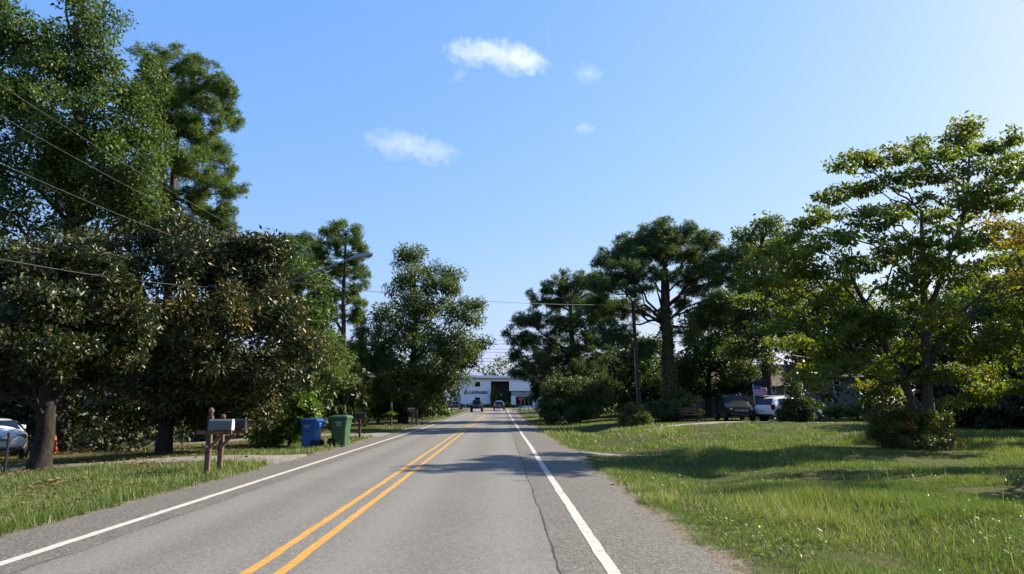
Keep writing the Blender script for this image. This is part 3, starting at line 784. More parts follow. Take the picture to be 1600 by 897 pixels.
DOG = [(1510, 195, 30, 20), (1490, 225, 34, 16), (1530, 232, 38, 18), (1580, 215, 22, 16), (1555, 262, 48, 20), (1498, 268, 36, 16), (1430, 232, 34, 16), (1395, 236, 30, 15), (1350, 255, 38, 18), (1310, 262, 22, 16), (1455, 275, 38, 18),
       (1410, 280, 40, 16), (1345, 298, 40, 15), (1308, 308, 30, 14), (1285, 335, 36, 12), (1360, 335, 46, 14), (1256, 348, 30, 10), (1235, 375, 42, 14), (1200, 392, 34, 12), (1290, 385, 48, 16), (1175, 415, 28, 12), (1250, 420, 46, 15),
       (1480, 330, 44, 20), (1440, 372, 46, 20), (1395, 392, 44, 18), (1530, 320, 44, 20), (1590, 310, 44, 26), (1600, 260, 30, 18), (1545, 375, 50, 22), (1490, 420, 56, 24), (1600, 400, 50, 28), (1410, 440, 52, 22), (1335, 450, 46, 15), (1275, 470, 48, 16),
       (1215, 470, 40, 14), (1550, 450, 56, 24), (1600, 490, 50, 26), (1455, 490, 52, 22), (1510, 515, 56, 22), (1385, 505, 52, 20), (1310, 520, 50, 18), (1250, 530, 44, 15), (1580, 545, 56, 22), (1430, 545, 46, 18), (1345, 570, 56, 20),
       (1280, 590, 40, 18), (1520, 580, 56, 18), (1600, 600, 44, 18), (1380, 610, 40, 16), (1510, 625, 40, 10), (1300, 560, 40, 18), (1660, 350, 60, 40), (1670, 450, 60, 40), (1660, 540, 60, 34), (1385, 345, 46, 14), (1330, 370, 44, 13), (1430, 325, 46, 15), (1495, 378, 46, 17), (1345, 412, 46, 13), (1300, 432, 44, 13), (1445, 412, 50, 16), (1225, 440, 46, 13), (1185, 442, 36, 12), (1168, 470, 32, 12), (1400, 470, 54, 16), (1345, 492, 46, 14), (1260, 500, 44, 13), (1525, 545, 46, 16), (1455, 585, 40, 14), (1560, 605, 44, 12), (1210, 505, 40, 12), (1240, 400, 40, 12), (1520, 300, 40, 14), (1465, 245, 36, 13)]
plant('dogwood_tree', 'spreading dogwood with twin trunks and sunlit layered leaves on the right lawn', 'tree', 24,
      [(1452, 700), (1450, 640), (1447, 560), (1443, 470), (1440, 330)], [(l[0], l[1], l[2] * 1.2, l[3] * 1.22) for l in DOG], 45, 'dogwood', r0=.19, r1=.05, dens=6.6, sub_r=.38, nl=46, L=.14, Wd=.078, flat=.40, droop=.55, upk=1.0,
      jit=2.3, bark_m='bark_grey', limb=.042, steep=.75, low_attach=.35, twig=.011, lo=.1, bare=160, core=.42, mean=.10,
      extra_trunks=(([(1446, 690), (1432, 640), (1408, 590), (1380, 540), (1330, 430)], .16, .05), ([(1452, 560), (1480, 520), (1530, 480), (1590, 460)], .10, .05), ([(1448, 500), (1475, 420), (1510, 330), (1515, 230)], .10, .03)))
plant('red_tipped_shrub', 'dense shrub with red leaf tips around the dogwood trunks', 'shrub', 23.6,
      [(1435, 705), (1435, 690)],
      [(1392, 682, 34, 28, 0), (1430, 675, 36, 30, .2), (1465, 688, 30, 28, 0), (1440, 695, 40, 22, -.5), (1405, 660, 36, 20, .2), (1480, 700, 22, 18, -.2), (1375, 665, 20, 26, 0), (1420, 650, 40, 18, .3), (1455, 662, 34, 22, .2), (1395, 648, 28, 14, .4)],
      46, 'redtip', mean=.16, r0=.05, r1=.03, dens=26, sub_r=.20, nl=55, L=.075, Wd=.042, lo=.55, twig=.007, limb=.03, bark_m='bark_grey')
plant('bare_branched_tree', 'tree beyond the right edge, bare limbs and yellowing leaves reaching in', 'tree', 18.5,
      [(1830, 700), (1820, 560), (1790, 430), (1760, 300)],
      [(1560, 352, 30, 13), (1600, 372, 36, 16), (1590, 435, 36, 13), (1640, 400, 50, 24), (1700, 330, 70, 40), (1720, 440, 70, 40), (1780, 250, 80, 50), (1850, 350, 80, 60), (1700, 230, 60, 40), (1800, 480, 90, 40)],
      47, 'yellow', r0=.22, r1=.08, dens=5, sub_r=.34, nl=26, L=.11, Wd=.06, flat=.5, droop=.5, jit=1.2, bark_m='bark_twig', limb=.035, steep=.4, twig=.010, bare=420)
plant('broadleaf_tree', 'large dark tree behind the dogwood, above the grey house', 'tree', 62,
      [(1300, 655), (1300, 560), (1300, 480)],
      [(1280, 480, 50, 30), (1330, 500, 50, 34), (1250, 520, 46, 34), (1300, 540, 60, 34), (1370, 520, 50, 40), (1360, 570, 50, 34), (1270, 570, 30, 24)],
      48, 'oak', r0=.35, r1=.1, dens=1.5, sub_r=1.05, nl=95, L=.30, Wd=.16, jit=2.5, mean=-.1)
plant('broadleaf_tree', 'big shaded tree filling the right background behind the dogwood', 'tree', 52,
      [(1490, 655), (1490, 560), (1490, 470)],
      [(1440, 500, 70, 45), (1520, 470, 80, 50), (1590, 500, 80, 60), (1480, 550, 80, 40), (1580, 560, 80, 30), (1650, 450, 80, 60), (1410, 560, 50, 40)],
      49, 'oak', r0=.4, r1=.1, dens=1.6, sub_r=1.0, nl=100, L=.27, Wd=.14, jit=2.5, mean=-.1)
plant('large_shrub', 'big rounded evergreen shrub on the right verge before the leaning pine', 'shrub', 55,
      [(900, 655), (900, 640)],
      [(895, 628, 42, 28, 0), (865, 622, 26, 30, 0), (930, 640, 32, 18, -.5), (850, 640, 18, 18, 0), (905, 605, 34, 18, .5), (880, 648, 46, 14, -.6), (935, 620, 26, 20, .5), (870, 600, 22, 14, .5)],
      50, 'shrub', r0=.10, r1=.05, dens=5.5, sub_r=.55, nl=85, L=.17, Wd=.09, lo=.5, limb=.05, mean=.02)
plant('pole_shrub', 'ragged bush growing round the foot of the utility pole', 'shrub', 42.5,
      [(992, 665), (992, 655)],
      [(992, 655, 19, 14, 0), (982, 645, 12, 13, 0), (1002, 648, 12, 12, 0), (990, 637, 11, 9, 0), (1008, 660, 8, 6, 0), (976, 655, 9, 9, 0)],
      51, 'shrub', r0=.05, r1=.03, dens=16, sub_r=.26, nl=50, L=.12, Wd=.055, lo=.5, limb=.03, twig=.008, mean=.30)
plant('rounded_shrub', 'olive-green shrub at the foot of the flat-topped pine', 'shrub', 46.8,
      [(1062, 655), (1062, 645)],
      [(1068, 632, 22, 22, 0), (1045, 640, 24, 16, 0), (1080, 642, 14, 13, 0), (1025, 640, 20, 18, .3), (1060, 620, 14, 12, .3)],
      52, 'shrub', r0=.05, r1=.03, dens=9, sub_r=.38, nl=70, L=.15, Wd=.075, lo=.5, limb=.03, mean=.14)
plant('evergreen_shrub', 'tall dark shrub hiding the front of the white crossover', 'shrub', 43.5,
      [(1248, 655), (1248, 640)],
      [(1246, 630, 22, 30, 0), (1262, 640, 20, 20, 0), (1240, 600, 14, 18, .3), (1232, 645, 16, 16, 0)],
      53, 'shrub', r0=.06, r1=.03, dens=10, sub_r=.36, nl=70, L=.14, Wd=.07, lo=.5, limb=.03, mean=-.05)
for k, (px, D, w, h, lab) in enumerate(((1305, 47, 16, 12, 'low yellow-green shrub against the grey house wall'), (1330, 48, 16, 11, 'small shrub right of the yellow-green one by the house'))):
    plant('low_shrub', lab, 'shrub', D, [(px, 655), (px, 648)], [(px - 6, 645, w * .7, h * .8, 0), (px + 6, 643, w * .7, h, 0)], 54 + k, 'bright', r0=.03, r1=.02, dens=14, sub_r=.28, nl=55, L=.12, Wd=.07, lo=.5, twig=.008, limb=.02, mean=-.15)
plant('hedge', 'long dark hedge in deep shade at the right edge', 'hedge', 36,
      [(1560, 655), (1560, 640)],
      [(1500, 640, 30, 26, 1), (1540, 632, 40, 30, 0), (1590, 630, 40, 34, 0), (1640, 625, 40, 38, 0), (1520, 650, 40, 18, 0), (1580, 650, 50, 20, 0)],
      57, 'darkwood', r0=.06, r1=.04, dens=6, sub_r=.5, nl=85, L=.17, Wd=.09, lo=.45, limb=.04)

# shade-casting neighbours just outside the right edge
def offtree(name, label, X0, Y0, H, R_, seed, leaf):
    D = Y0
    def pxof(x): return 784 + x / D * FPX * .985
    k = FPX / D
    yb = 630 + 1.4 * k
    p0 = pxof(X0)
    lb = []
    r = np.random.default_rng(seed)
    for j in range(12):
        a = r.uniform(0, 6.28); q = R_ * r.uniform(.2, .75); hh = H * r.uniform(.45, .88)
        lb.append((p0 + q * math.cos(a) * k, 630 - (hh - 1.6) * k, R_ * .42 * k, R_ * .30 * k, q * math.sin(a)))
    return plant(name, label, 'tree', D, [(p0, yb), (p0, 630 - H * .3 * k), (p0, 630 - H * .75 * k)], lb, seed, leaf, r0=.3, r1=.08, dens=2.0, sub_r=.7, nl=80, L=.20, Wd=.11, jit=1)
offtree('broadleaf_tree', 'small leafy tree out of frame at the near right', 15.6, 14.2, 6.0, 2.3, 73, 'dogwood')
offtree('broadleaf_tree', 'leafy tree out of frame beyond the right edge of the lawn', 29, 33, 11, 5.0, 71, 'oak')
offtree('broadleaf_tree', 'farther leafy tree out of frame to the right of the hedge', 33, 42, 12, 5.5, 72, 'oak')

# ---- woods behind: one mass each
def woods(name, label, boxes, seed, leaf, L, Wd, nl, sub_r, spacing):
    rng = np.random.default_rng(seed)
    cs, ls = [], []
    for q, (x0, x1, y0, y1, zt0, zt1) in enumerate(boxes):
        n = int((x1 - x0) * (y1 - y0) / spacing)
        x = rng.uniform(x0, x1, n); y = rng.uniform(y0, y1, n)
        top = zt0 + (zt1 - zt0) * vnoise(x, y, 5.0) + .8 * rng.normal(size=n)
        g = gz(x, y)
        for lv in range(int(max(zt0, zt1) / (sub_r * 1.35)) + 1):
            z = g + .4 + lv * sub_r * 1.35 + rng.uniform(-.3, .3, n)
            ok = z < g + top
            cs.append(np.stack([x, y, z], 1)[ok] + rng.normal(0, sub_r * .4, (ok.sum(), 3))); ls.append(np.full(ok.sum(), q))
    cs = np.concatenate(cs); ls = np.concatenate(ls)
    v, f, t = broad_crown(cs, ls, sub_r * rng.uniform(.8, 1.3, len(cs)), rng, nl, L, Wd, .8)
    o = new_obj(name, mesh_np(name, v, f, t), None, M[leaf])
    return tag(o, label, kind='stuff')
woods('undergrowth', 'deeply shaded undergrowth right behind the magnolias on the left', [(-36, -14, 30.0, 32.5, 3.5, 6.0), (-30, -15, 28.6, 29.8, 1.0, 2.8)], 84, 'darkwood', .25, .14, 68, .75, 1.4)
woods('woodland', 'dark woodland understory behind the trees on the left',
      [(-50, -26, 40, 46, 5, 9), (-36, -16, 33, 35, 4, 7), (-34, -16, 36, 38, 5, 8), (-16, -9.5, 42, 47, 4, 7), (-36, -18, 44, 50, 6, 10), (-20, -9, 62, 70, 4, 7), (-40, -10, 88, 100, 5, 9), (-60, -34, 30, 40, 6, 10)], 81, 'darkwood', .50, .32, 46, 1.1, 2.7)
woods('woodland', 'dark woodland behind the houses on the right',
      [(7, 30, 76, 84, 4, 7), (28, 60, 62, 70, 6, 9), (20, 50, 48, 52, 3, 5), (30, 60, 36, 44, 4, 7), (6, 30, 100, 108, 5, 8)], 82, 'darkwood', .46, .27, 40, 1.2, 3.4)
woods('far_woods', 'distant tree line behind the white building',
      [(-70, -8, 172, 182, 6, 11), (-6, 60, 185, 195, 9, 13.5), (-75, -22, 128, 140, 4, 8)], 83, 'oak', .85, .55, 20, 1.8, 6.0)
# ------------------------------------------------------------------ plain materials for built things
M['black_paint'] = simple('black_car_paint', (.008, .008, .009), .4, var=.2, coat=.25, spec=.3)
M['white_car'] = simple('white_car_paint', (.72, .73, .74), .3, var=.03, coat=.8, alb=1.05)
M['silver_car'] = simple('pearl_white_car_paint', (.66, .67, .68), .3, var=.04, coat=.8, alb=1.0)
M['navy_car'] = simple('dark_blue_car_paint', (.030, .040, .065), .3, var=.15, coat=1.0)
M['glass'] = simple('tinted_glass', (.010, .012, .014), .12, var=.2, spec=.35)
M['tyre'] = simple('rubber', (.016, .016, .016), .85, var=.3)
M['rim'] = simple('alloy', (.45, .45, .46), .35, metal=.8, var=.15)
M['plastic'] = simple('black_plastic', (.020, .020, .021), .55, var=.25)
M['redlamp'] = simple('red_lamp_glass', (.30, .012, .012), .15, var=.2)
M['lamp'] = simple('clear_lamp_glass', (.55, .56, .55), .12, var=.15)
M['chrome'] = simple('chrome', (.6, .6, .6), .2, metal=1.0, var=.1)
M['plate'] = simple('number_plate', (.62, .62, .60), .5, var=.08)
def lit_lamp(name, col, e):
    m, nt, b = mat_new(name); b.inputs['Base Color'].default_value = rgba(col)
    b.inputs['Emission Color'].default_value = rgba(col); b.inputs['Emission Strength'].default_value = e; b.inputs['Roughness'].default_value = .3
    n = noise(nt, objc(nt), 20, 2); nt.links.new(ramp(nt, n, [(.3, tuple(v * .8 for v in col)), (.7, col)]), b.inputs['Base Color'])
    return m
M['brakelamp'] = lit_lamp('lit_brake_lamp', (.55, .03, .02), .35)
M['wood'] = bark('weathered_post_wood', (.20, .125, .085), (.33, .225, .16), 10, .12)
M['metal_box'] = simple('shade_toned_grey_mailbox', (.12, .13, .127), .55, metal=.1, var=.2, scale=14)  # silver box darkened: shade on its side is put into the colour
M['metal_door'] = simple('sunlit_toned_mailbox_door', (.55, .56, .55), .5, var=.1)  # lighter than the box: sunlight on the door is painted into the colour
M['black_metal'] = simple('black_painted_metal', (.016, .016, .017), .45, var=.3)
M['blue_bin'] = simple('blue_bin_plastic', (.008, .135, .46), .42, var=.10, scale=5)
M['blue_lid'] = simple('dark_blue_lid_plastic', (.012, .060, .25), .42, var=.12, scale=5)
M['green_bin'] = simple('green_bin_plastic', (.032, .105, .036), .45, var=.12, scale=5)
M['print'] = simple('white_printing', (.55, .56, .55), .6, var=.1)
M['pole_wood'] = bark('utility_pole_wood', (.095, .052, .040), (.16, .10, .08), 9, .08)
M['galv'] = simple('galvanised_steel', (.36, .37, .38), .45, metal=.7, var=.15)
M['lightgrey'] = simple('pale_pole_paint', (.55, .54, .50), .6, var=.12)
M['wire'] = simple('wire', (.05, .05, .05), .6)
M['wire_alu'] = simple('weathered_wire', (.14, .14, .14), .7)
M['bwall'] = simple('white_painted_wall', (.66, .66, .665), .75, var=.04, scale=.8, alb=1.15)
M['bwall2'] = simple('grey_panel', (.40, .43, .47), .75, var=.05, scale=.8)
M['trim'] = simple('white_trim', (.70, .71, .72), .7, var=.04, alb=1.1)
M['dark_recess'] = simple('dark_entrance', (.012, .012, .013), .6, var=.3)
M['letter'] = simple('dark_lettering', (.045, .05, .06), .5, var=.2)
M['siding'] = simple('grey_siding', (.20, .215, .23), .8, var=.08, scale=2)
M['bluesiding'] = simple('pale_blue_siding', (.24, .27, .32), .8, var=.08, scale=2)
M['shingle'] = bark('brown_roof_shingles', (.17, .135, .11), (.26, .215, .18), 5, .8)
M['rustbrown'] = simple('rusty_porch_edge', (.20, .10, .06), .8, var=.3)
M['stopred'] = simple('stop_sign_red', (.42, .03, .03), .45, var=.1)
M['signgreen'] = simple('street_sign_green', (.01, .23, .17), .45, var=.08)
M['signwhite'] = simple('sign_white', (.65, .66, .66), .5, var=.06)
M['sign_back'] = simple('sign_back_aluminium', (.42, .44, .45), .5, metal=.5, var=.1)
M['dark_dish'] = simple('dark_grey_dish', (.040, .038, .036), .6, var=.2)
M['orange'] = simple('orange_plastic', (.55, .10, .03), .5, var=.15)
M['pot'] = simple('dark_pot', (.03, .03, .035), .7, var=.2)

# ------------------------------------------------------------------ the white two-storey building at the end of the road
BY = 152.0
K = BY / FPX
def bx_(px): return float(at(px, 630, BY)[0])
def bz_(py): return CAM_H + (630 - py) * K * 1.012
GZB = 0.55
bld = empty('office_building', (bx_(785), BY, GZB))
tag(bld, 'white two-storey LANDMARK office building closing the end of the road', 'building')
def bpart(name, mat, boxes, parent=None, bevel=0.0):
    mb = MB()
    for (x0, x1, y0, y1, z0, z1) in boxes:
        mb.box(x0 - bld.location.x, x1 - bld.location.x, y0, y1, z0 - GZB, z1 - GZB)
    return mb.build(name, mat, parent or bld, bevel)
xl, xr_, xa, xb = bx_(719), bx_(880), bx_(767), bx_(798.5)
zt = bz_(592)
def wall_with_holes(name, x0, x1, z0, z1, holes, mat, thick=.3):
    xs = sorted({x0, x1, *[h[0] for h in holes], *[h[1] for h in holes]}); zs = sorted({z0, z1, *[h[2] for h in holes], *[h[3] for h in holes]})
    bx = []
    for a, b in zip(xs, xs[1:]):
        for cc, d in zip(zs, zs[1:]):
            mx, mz = (a + b) / 2, (cc + d) / 2
            if not any(h[0] < mx < h[1] and h[2] < mz < h[3] for h in holes): bx.append((a, b, 0, thick, cc, d))
    return bpart(name, mat, bx)
wins = [(bx_(742), bx_(750), bz_(605.3), bz_(598)), (bx_(742), bx_(750), bz_(627.5), bz_(621.3))]
wall_with_holes('wall', xl, xa, GZB - .5, bz_(597), wins, M['bwall'])
wr = [(bx_(806), bx_(832), bz_(634), bz_(620))]
wall_with_holes('wall', xb, xr_, GZB - .5, bz_(619), wr, M['bwall'])
bpart('wall', M['bwall'], [(xb - .4, xr_, -.5, .3, bz_(611.5), bz_(597))])
bpart('wall_band', M['bwall2'], [(xb + .1, xr_, -.12, .28, bz_(618.9), bz_(611.6))])
bpart('wall', M['bwall'], [(xl, xr_, -.02, .3, bz_(597), zt)])
bpart('cornice', M['trim'], [(xl - .3, xr_ + .2, -.8, .6, zt, bz_(588.3))])
bpart('fascia', M['bwall2'], [(xl - .25, xr_ + .1, -.55, -.03, bz_(593.6), zt - .01)])
bpart('roof', M['bwall2'], [(xl, xr_, .6, 22, zt - .3, bz_(589))])
bpart('wall', M['bwall'], [(xl, xl + .3, .3, 22, GZB - .5, zt - .3)])
bpart('wall', M['bwall'], [(xr_ - .3, xr_, .3, 22, GZB - .5, zt - .3)])
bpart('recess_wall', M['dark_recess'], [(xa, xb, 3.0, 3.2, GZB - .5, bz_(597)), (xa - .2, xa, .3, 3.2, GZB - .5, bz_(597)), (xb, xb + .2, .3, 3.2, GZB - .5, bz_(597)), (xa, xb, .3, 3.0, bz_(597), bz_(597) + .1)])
for (x0, x1, z0, z1) in wins + wr:
    w = bpart('window', M['glass'], [(x0 - .01, x1 + .01, .14, .17, z0 - .01, z1 + .01)])
    fr = [(x0, x1, .06, .14, z0, z0 + .07), (x0, x1, .06, .14, z1 - .07, z1), (x0, x0 + .06, .06, .14, z0 + .07, z1 - .07), (x1 - .06, x1, .06, .14, z0 + .07, z1 - .07)]
    for q in range(1, 2 if x1 - x0 < 2 else 4):
        xm = x0 + (x1 - x0) * q / (2 if x1 - x0 < 2 else 4); fr.append((xm - .025, xm + .025, .06, .13, z0 + .07, z1 - .07))
    bpart('window_frame', M['black_metal'], fr, w)
for q in range(5):
    xm = xa + (xb - xa) * (.40 + .6 * q / 4.0) - .05
    bpart('mullion', M['black_metal'], [(xm - .04, xm + .04, 2.9, 2.99, GZB, bz_(598))])
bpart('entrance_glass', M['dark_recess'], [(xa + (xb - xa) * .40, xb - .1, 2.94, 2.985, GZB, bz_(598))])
bpart('entrance_sign', M['signwhite'], [(bx_(781), bx_(785), 2.8, 2.88, bz_(617.2), bz_(615.6)), (bx_(782.3), bx_(783.6), 2.8, 2.88, bz_(619), bz_(617.3))])
# serif lettering, one mesh per character
def strokes(ch):
    T, t = .17, .07
    def st(x0, z0, x1, z1, w): return (x0, z0, x1, z1, w)
    G = {'L': [st(.15, 0, .15, 1, T), st(.02, .04, .62, .04, .08), st(.02, .96, .30, .96, .08), st(.60, .0, .60, .26, .06)],
         'A': [st(.05, 0, .40, 1, t), st(.40, 1, .72, 0, T), st(.18, .34, .58, .34, .07), st(-.05, .03, .18, .03, .07), st(.56, .03, .86, .03, .07)],
         'N': [st(.13, 0, .13, 1, t), st(.13, 1, .75, 0, T), st(.75, 0, .75, 1, t), st(0, .04, .26, .04, .07), st(.62, .96, .88, .96, .07), st(0, .96, .16, .96, .07)],
         'M': [st(.13, 0, .13, 1, t), st(.13, 1, .52, .08, T), st(.52, .08, .88, 1, t), st(.90, 0, .90, 1, T), st(0, .04, .26, .04, .07), st(.76, .04, 1.04, .04, .07)],
         'K': [st(.15, 0, .15, 1, T), st(.02, .04, .30, .04, .07), st(.02, .96, .30, .96, .07), st(.18, .45, .68, .97, t), st(.32, .58, .76, .0, T), st(.66, .03, .86, .03, .07), st(.54, .96, .78, .96, .07)]}
    import math as _m
    arc = lambda cx, cz, rx, rz, a0, a1, w: [st(cx + rx * _m.cos(a0 + (a1 - a0) * k / 6), cz + rz * _m.sin(a0 + (a1 - a0) * k / 6), cx + rx * _m.cos(a0 + (a1 - a0) * (k + 1) / 6), cz + rz * _m.sin(a0 + (a1 - a0) * (k + 1) / 6), w) for k in range(6)]
    G['D'] = [st(.15, 0, .15, 1, T), st(.02, .04, .36, .04, .07), st(.02, .96, .36, .96, .07)] + arc(.34, .5, .42, .46, -1.57, 1.57, .13)
    G['R'] = [st(.15, 0, .15, 1, T), st(.02, .04, .30, .04, .07), st(.02, .96, .36, .96, .07), st(.15, .48, .36, .48, .07)] + arc(.36, .72, .26, .24, -1.57, 1.57, .12) + [st(.36, .48, .72, 0, T), st(.64, .03, .84, .03, .07)]
    return G[ch]
LW = {'L': .78, 'A': .92, 'N': 1.02, 'D': .96, 'M': 1.18, 'R': .92, 'K': .9}
z0l, z1l = bz_(616.0), bz_(611.6)
hl = z1l - z0l; xcur = bx_(733)
scale_x = (bx_(762) - bx_(733)) / (hl * sum(LW[ch] for ch in 'LANDMARK'))
for qi, ch in enumerate('LANDMARK'):
    mb = MB()
    for qs, (a, b, cc, d, w) in enumerate(strokes(ch)):
        yq = -.11 - .004 * qs
        mb.bar((xcur + a * hl * scale_x - bld.location.x, yq, z0l + b * hl - GZB), (xcur + cc * hl * scale_x - bld.location.x, yq, z0l + d * hl - GZB), w * hl * 1.15, .06, upv=(0, 1, 0))
    mb.build('letter', M['letter'], bld)
    xcur += LW[ch] * hl * scale_x
# round emblem: three curved blades
cx_, cz_ = bx_(727.7) - bld.location.x, bz_(614) - GZB
for k in range(3):
    mb = MB(); a0 = k * 2.094 + .4
    pts = [(cx_ + .40 * (.45 + .55 * q / 5) * math.cos(a0 + q * .36), -.1 - .01 * k, cz_ + .40 * (.45 + .55 * q / 5) * math.sin(a0 + q * .36)) for q in range(6)]
    for p, q in zip(pts, pts[1:]): mb.bar(p, q, .20, .05, upv=(0, 1, 0))
    mb.build('emblem_blade', M['letter'], bld)

def small_plant(name, label, cat, x, y, rx, ry, h, seed, leaf, L=.3, n=900, cone=False, mean=0.0, group=None):
    """free-standing bush or clipped conifer: stem + crown"""
    rng = np.random.default_rng(seed)
    g = float(gz(x, y)); root = empty(name, (x, y, g)); root['label'] = label; root['category'] = cat
    if group: root['group'] = group
    u = unit(rng.normal(size=(n, 3))); r = rng.random(n) ** .3
    P = u * r[:, None]
    zz = (P[:, 2] + 1) / 2
    if cone: kx = np.sin(np.clip(zz, 0, 1) * 2.4 + .55); P[:, :2] *= np.clip(kx, .08, 1)[:, None]
    P = P * np.array([rx, ry, h / 2]) + np.array([0, 0, h / 2])
    P[:, 2] = np.maximum(P[:, 2], .05)
    A = u * .6 + rng.normal(size=(n, 3)) * .6 + np.array([0, 0, .5 if cone else 0]); U = rng.normal(size=(n, 3)) + u
    v, f = leaf_mesh(P, A, U, L * rng.uniform(.6, 1.3, n), L * .5 * rng.uniform(.6, 1.3, n))
    v[:, 2] = np.maximum(v[:, 2], .0)
    t = np.clip(.45 + mean + .18 * rng.normal(size=n), 0, 1)
    tag(new_obj('crown', mesh_np('crown', v, f, np.repeat(t, 4)), root, M[leaf]), kind='stuff')
    mb = MB(); mb.tube([(0, 0, -.05), (.02, 0, h * .5), (0, .02, h * .85)], [h * .03, h * .02, h * .008], 6); mb.build('trunk', M['bark_oak'], root)
    return root
small_plant('clipped_conifer', 'tall tapered conifer beside the dark entrance of the white building', 'tree', bx_(772.3), BY - .9, .82, .8, 5.0, 201, 'oak', .26, 4200, True, .1)
small_plant('round_bush', 'round clipped bush right of the dark entrance', 'shrub', bx_(792), BY - 2.6, .95, .9, 1.25, 202, 'bright', .2, 1800)
for k, (px, h, w, lab) in enumerate(((729, .8, .7, 'leftmost low bush under the office lettering'), (737, .6, .8, 'low bush left of the black off-roader'), (757, .75, 1.0, 'low bush below the last letters of the sign'), (764, .85, .8, 'bush at the left corner of the dark entrance'), (802, .6, .5, 'small bush at the white corner pillar'), (811, .7, .7, 'low bush under the big ground-floor window'))):
    small_plant('low_bush', lab, 'shrub', bx_(px), BY - 1.9, w, .7, h, 210 + k, 'bright', .2, 700, mean=-.1, group='bushes along the white building')

# ------------------------------------------------------------------ houses half hidden on the right
def house(name, label, px0, px1, D, depth, z_eave, z_ridge, wallm, windows, roofm='shingle', ridge_x=True, base=None):
    x0, x1 = float(at(px0, 630, D)[0]), float(at(px1, 630, D)[0])
    g = float(gz((x0 + x1) / 2, D)) if base is None else base
    root = empty(name, ((x0 + x1) / 2, D, g)); tag(root, label, 'house')
    hw = (x1 - x0) / 2
    holes = []
    for (wpx0, wpx1, py1, py0) in windows:
        a, b = float(at(wpx0, 630, D)[0]) - root.location.x, float(at(wpx1, 630, D)[0]) - root.location.x
        holes.append((a, b, CAM_H + (630 - py1) * D / FPX - g, CAM_H + (630 - py0) * D / FPX - g))
    xs = sorted({-hw, hw, *[h[0] for h in holes], *[h[1] for h in holes]}); zs = sorted({-.3, z_eave, *[h[2] for h in holes], *[h[3] for h in holes]})
    mb = MB()
    for a, b in zip(xs, xs[1:]):
        for cc, d in zip(zs, zs[1:]):
            mx, mz = (a + b) / 2, (cc + d) / 2
            if not any(h[0] < mx < h[1] and h[2] < mz < h[3] for h in holes): mb.box(a, b, 0, .2, cc, d)
    mb.box(-hw, -hw + .2, .2, depth, -.3, z_eave); mb.box(hw - .2, hw, .2, depth, -.3, z_eave); mb.box(-hw + .2, hw - .2, depth - .2, depth, -.3, z_eave)
    mb.build('wall', M[wallm], root)
    mb = MB(); e = .45
    if ridge_x:
        Vv = [(-hw - e, -e, z_eave - .1), (hw + e, -e, z_eave - .1), (hw + e, depth + e, z_eave - .1), (-hw - e, depth + e, z_eave - .1), (-hw - e, depth / 2, z_ridge), (hw + e, depth / 2, z_ridge)]
        Vv2 = [(x, y, z + .12) for x, y, z in Vv]
        mb.add(Vv + Vv2, [(0, 1, 5, 4), (3, 4, 5, 2), (6, 10, 11, 7), (9, 8, 11, 10), (0, 6, 7, 1), (2, 8, 9, 3), (0, 4, 10, 6), (4, 3, 9, 10), (1, 7, 11, 5), (5, 11, 8, 2)])
        mb.build('roof', M[roofm], root)
        for sx in (-1, 1):
            gb = MB(); xg = sx * (hw - .1); gb.add([(xg - .08, 0, z_eave), (xg - .08, depth, z_eave), (xg - .08, depth / 2, z_ridge - .05), (xg + .08, 0, z_eave), (xg + .08, depth, z_eave), (xg + .08, depth / 2, z_ridge - .05)], [(0, 1, 2), (3, 5, 4), (0, 3, 4, 1), (1, 4, 5, 2), (2, 5, 3, 0)])
            gb.build('gable', M[wallm], root)
    for (a, b, cc, d) in holes:
        w = MB().box(a - .01, b + .01, .10, .13, cc - .01, d + .01).build('window', M['glass'], root)
        fr = MB(); fr.box(a - .08, b + .08, -.04, .0, cc - .08, cc); fr.box(a - .08, b + .08, -.04, .0, d, d + .08); fr.box(a - .08, a, -.04, .0, cc, d); fr.box(b, b + .08, -.04, .0, cc, d)
        fr.box(a, b, .04, .09, (cc + d) / 2 - .02, (cc + d) / 2 + .02); fr.build('window_frame', M['trim'], w)
    return root
h1 = house('grey_house', 'grey-sided house behind the dogwood, brown roof showing above the white crossover', 1212, 1345, 58, 8, 3.4, 4.6, 'siding', [(1268, 1278, 612, 592), (1305, 1314, 612, 592)])
# porch roof to its left
mb = MB(); xp0, xp1 = float(at(1199, 630, 55)[0]) - h1.location.x, float(at(1240, 630, 55)[0]) - h1.location.x
mb.add([(xp0, -4.2, 2.45), (xp1, -4.2, 2.45), (xp1, -.2, 4.0), (xp0, -.2, 4.0), (xp0, -4.2, 2.57), (xp1, -4.2, 2.57), (xp1, -.2, 4.12), (xp0, -.2, 4.12)], [(0, 3, 2, 1), (4, 5, 6, 7), (0, 1, 5, 4), (1, 2, 6, 5), (2, 3, 7, 6), (3, 0, 4, 7)])
pr = mb.build('porch_roof', M['shingle'], h1); pr['label'] = 'brown shingled porch roof'
MB().box(xp0, xp1, -4.25, -4.21, 2.30, 2.56).build('porch_fascia', M['rustbrown'], h1)
for xq in (xp0 + .15, (xp0 + xp1) / 2, xp1 - .1): MB().box(xq - .06, xq + .06, -4.1, -3.98, -.2, 2.5).build('porch_post', M['trim'], h1)
house('pale_house', 'light-walled house with dark windows behind the hedge at the right edge', 1540, 1700, 48, 8, 3.5, 5.2, 'bluesiding', [(1562, 1578, 612, 585), (1592, 1606, 612, 585)])
house('blue_house', 'dim bluish house wall behind the black off-road car', 1094, 1150, 64, 7, 3.2, 4.4, 'bluesiding', [(1112, 1122, 622, 604)])

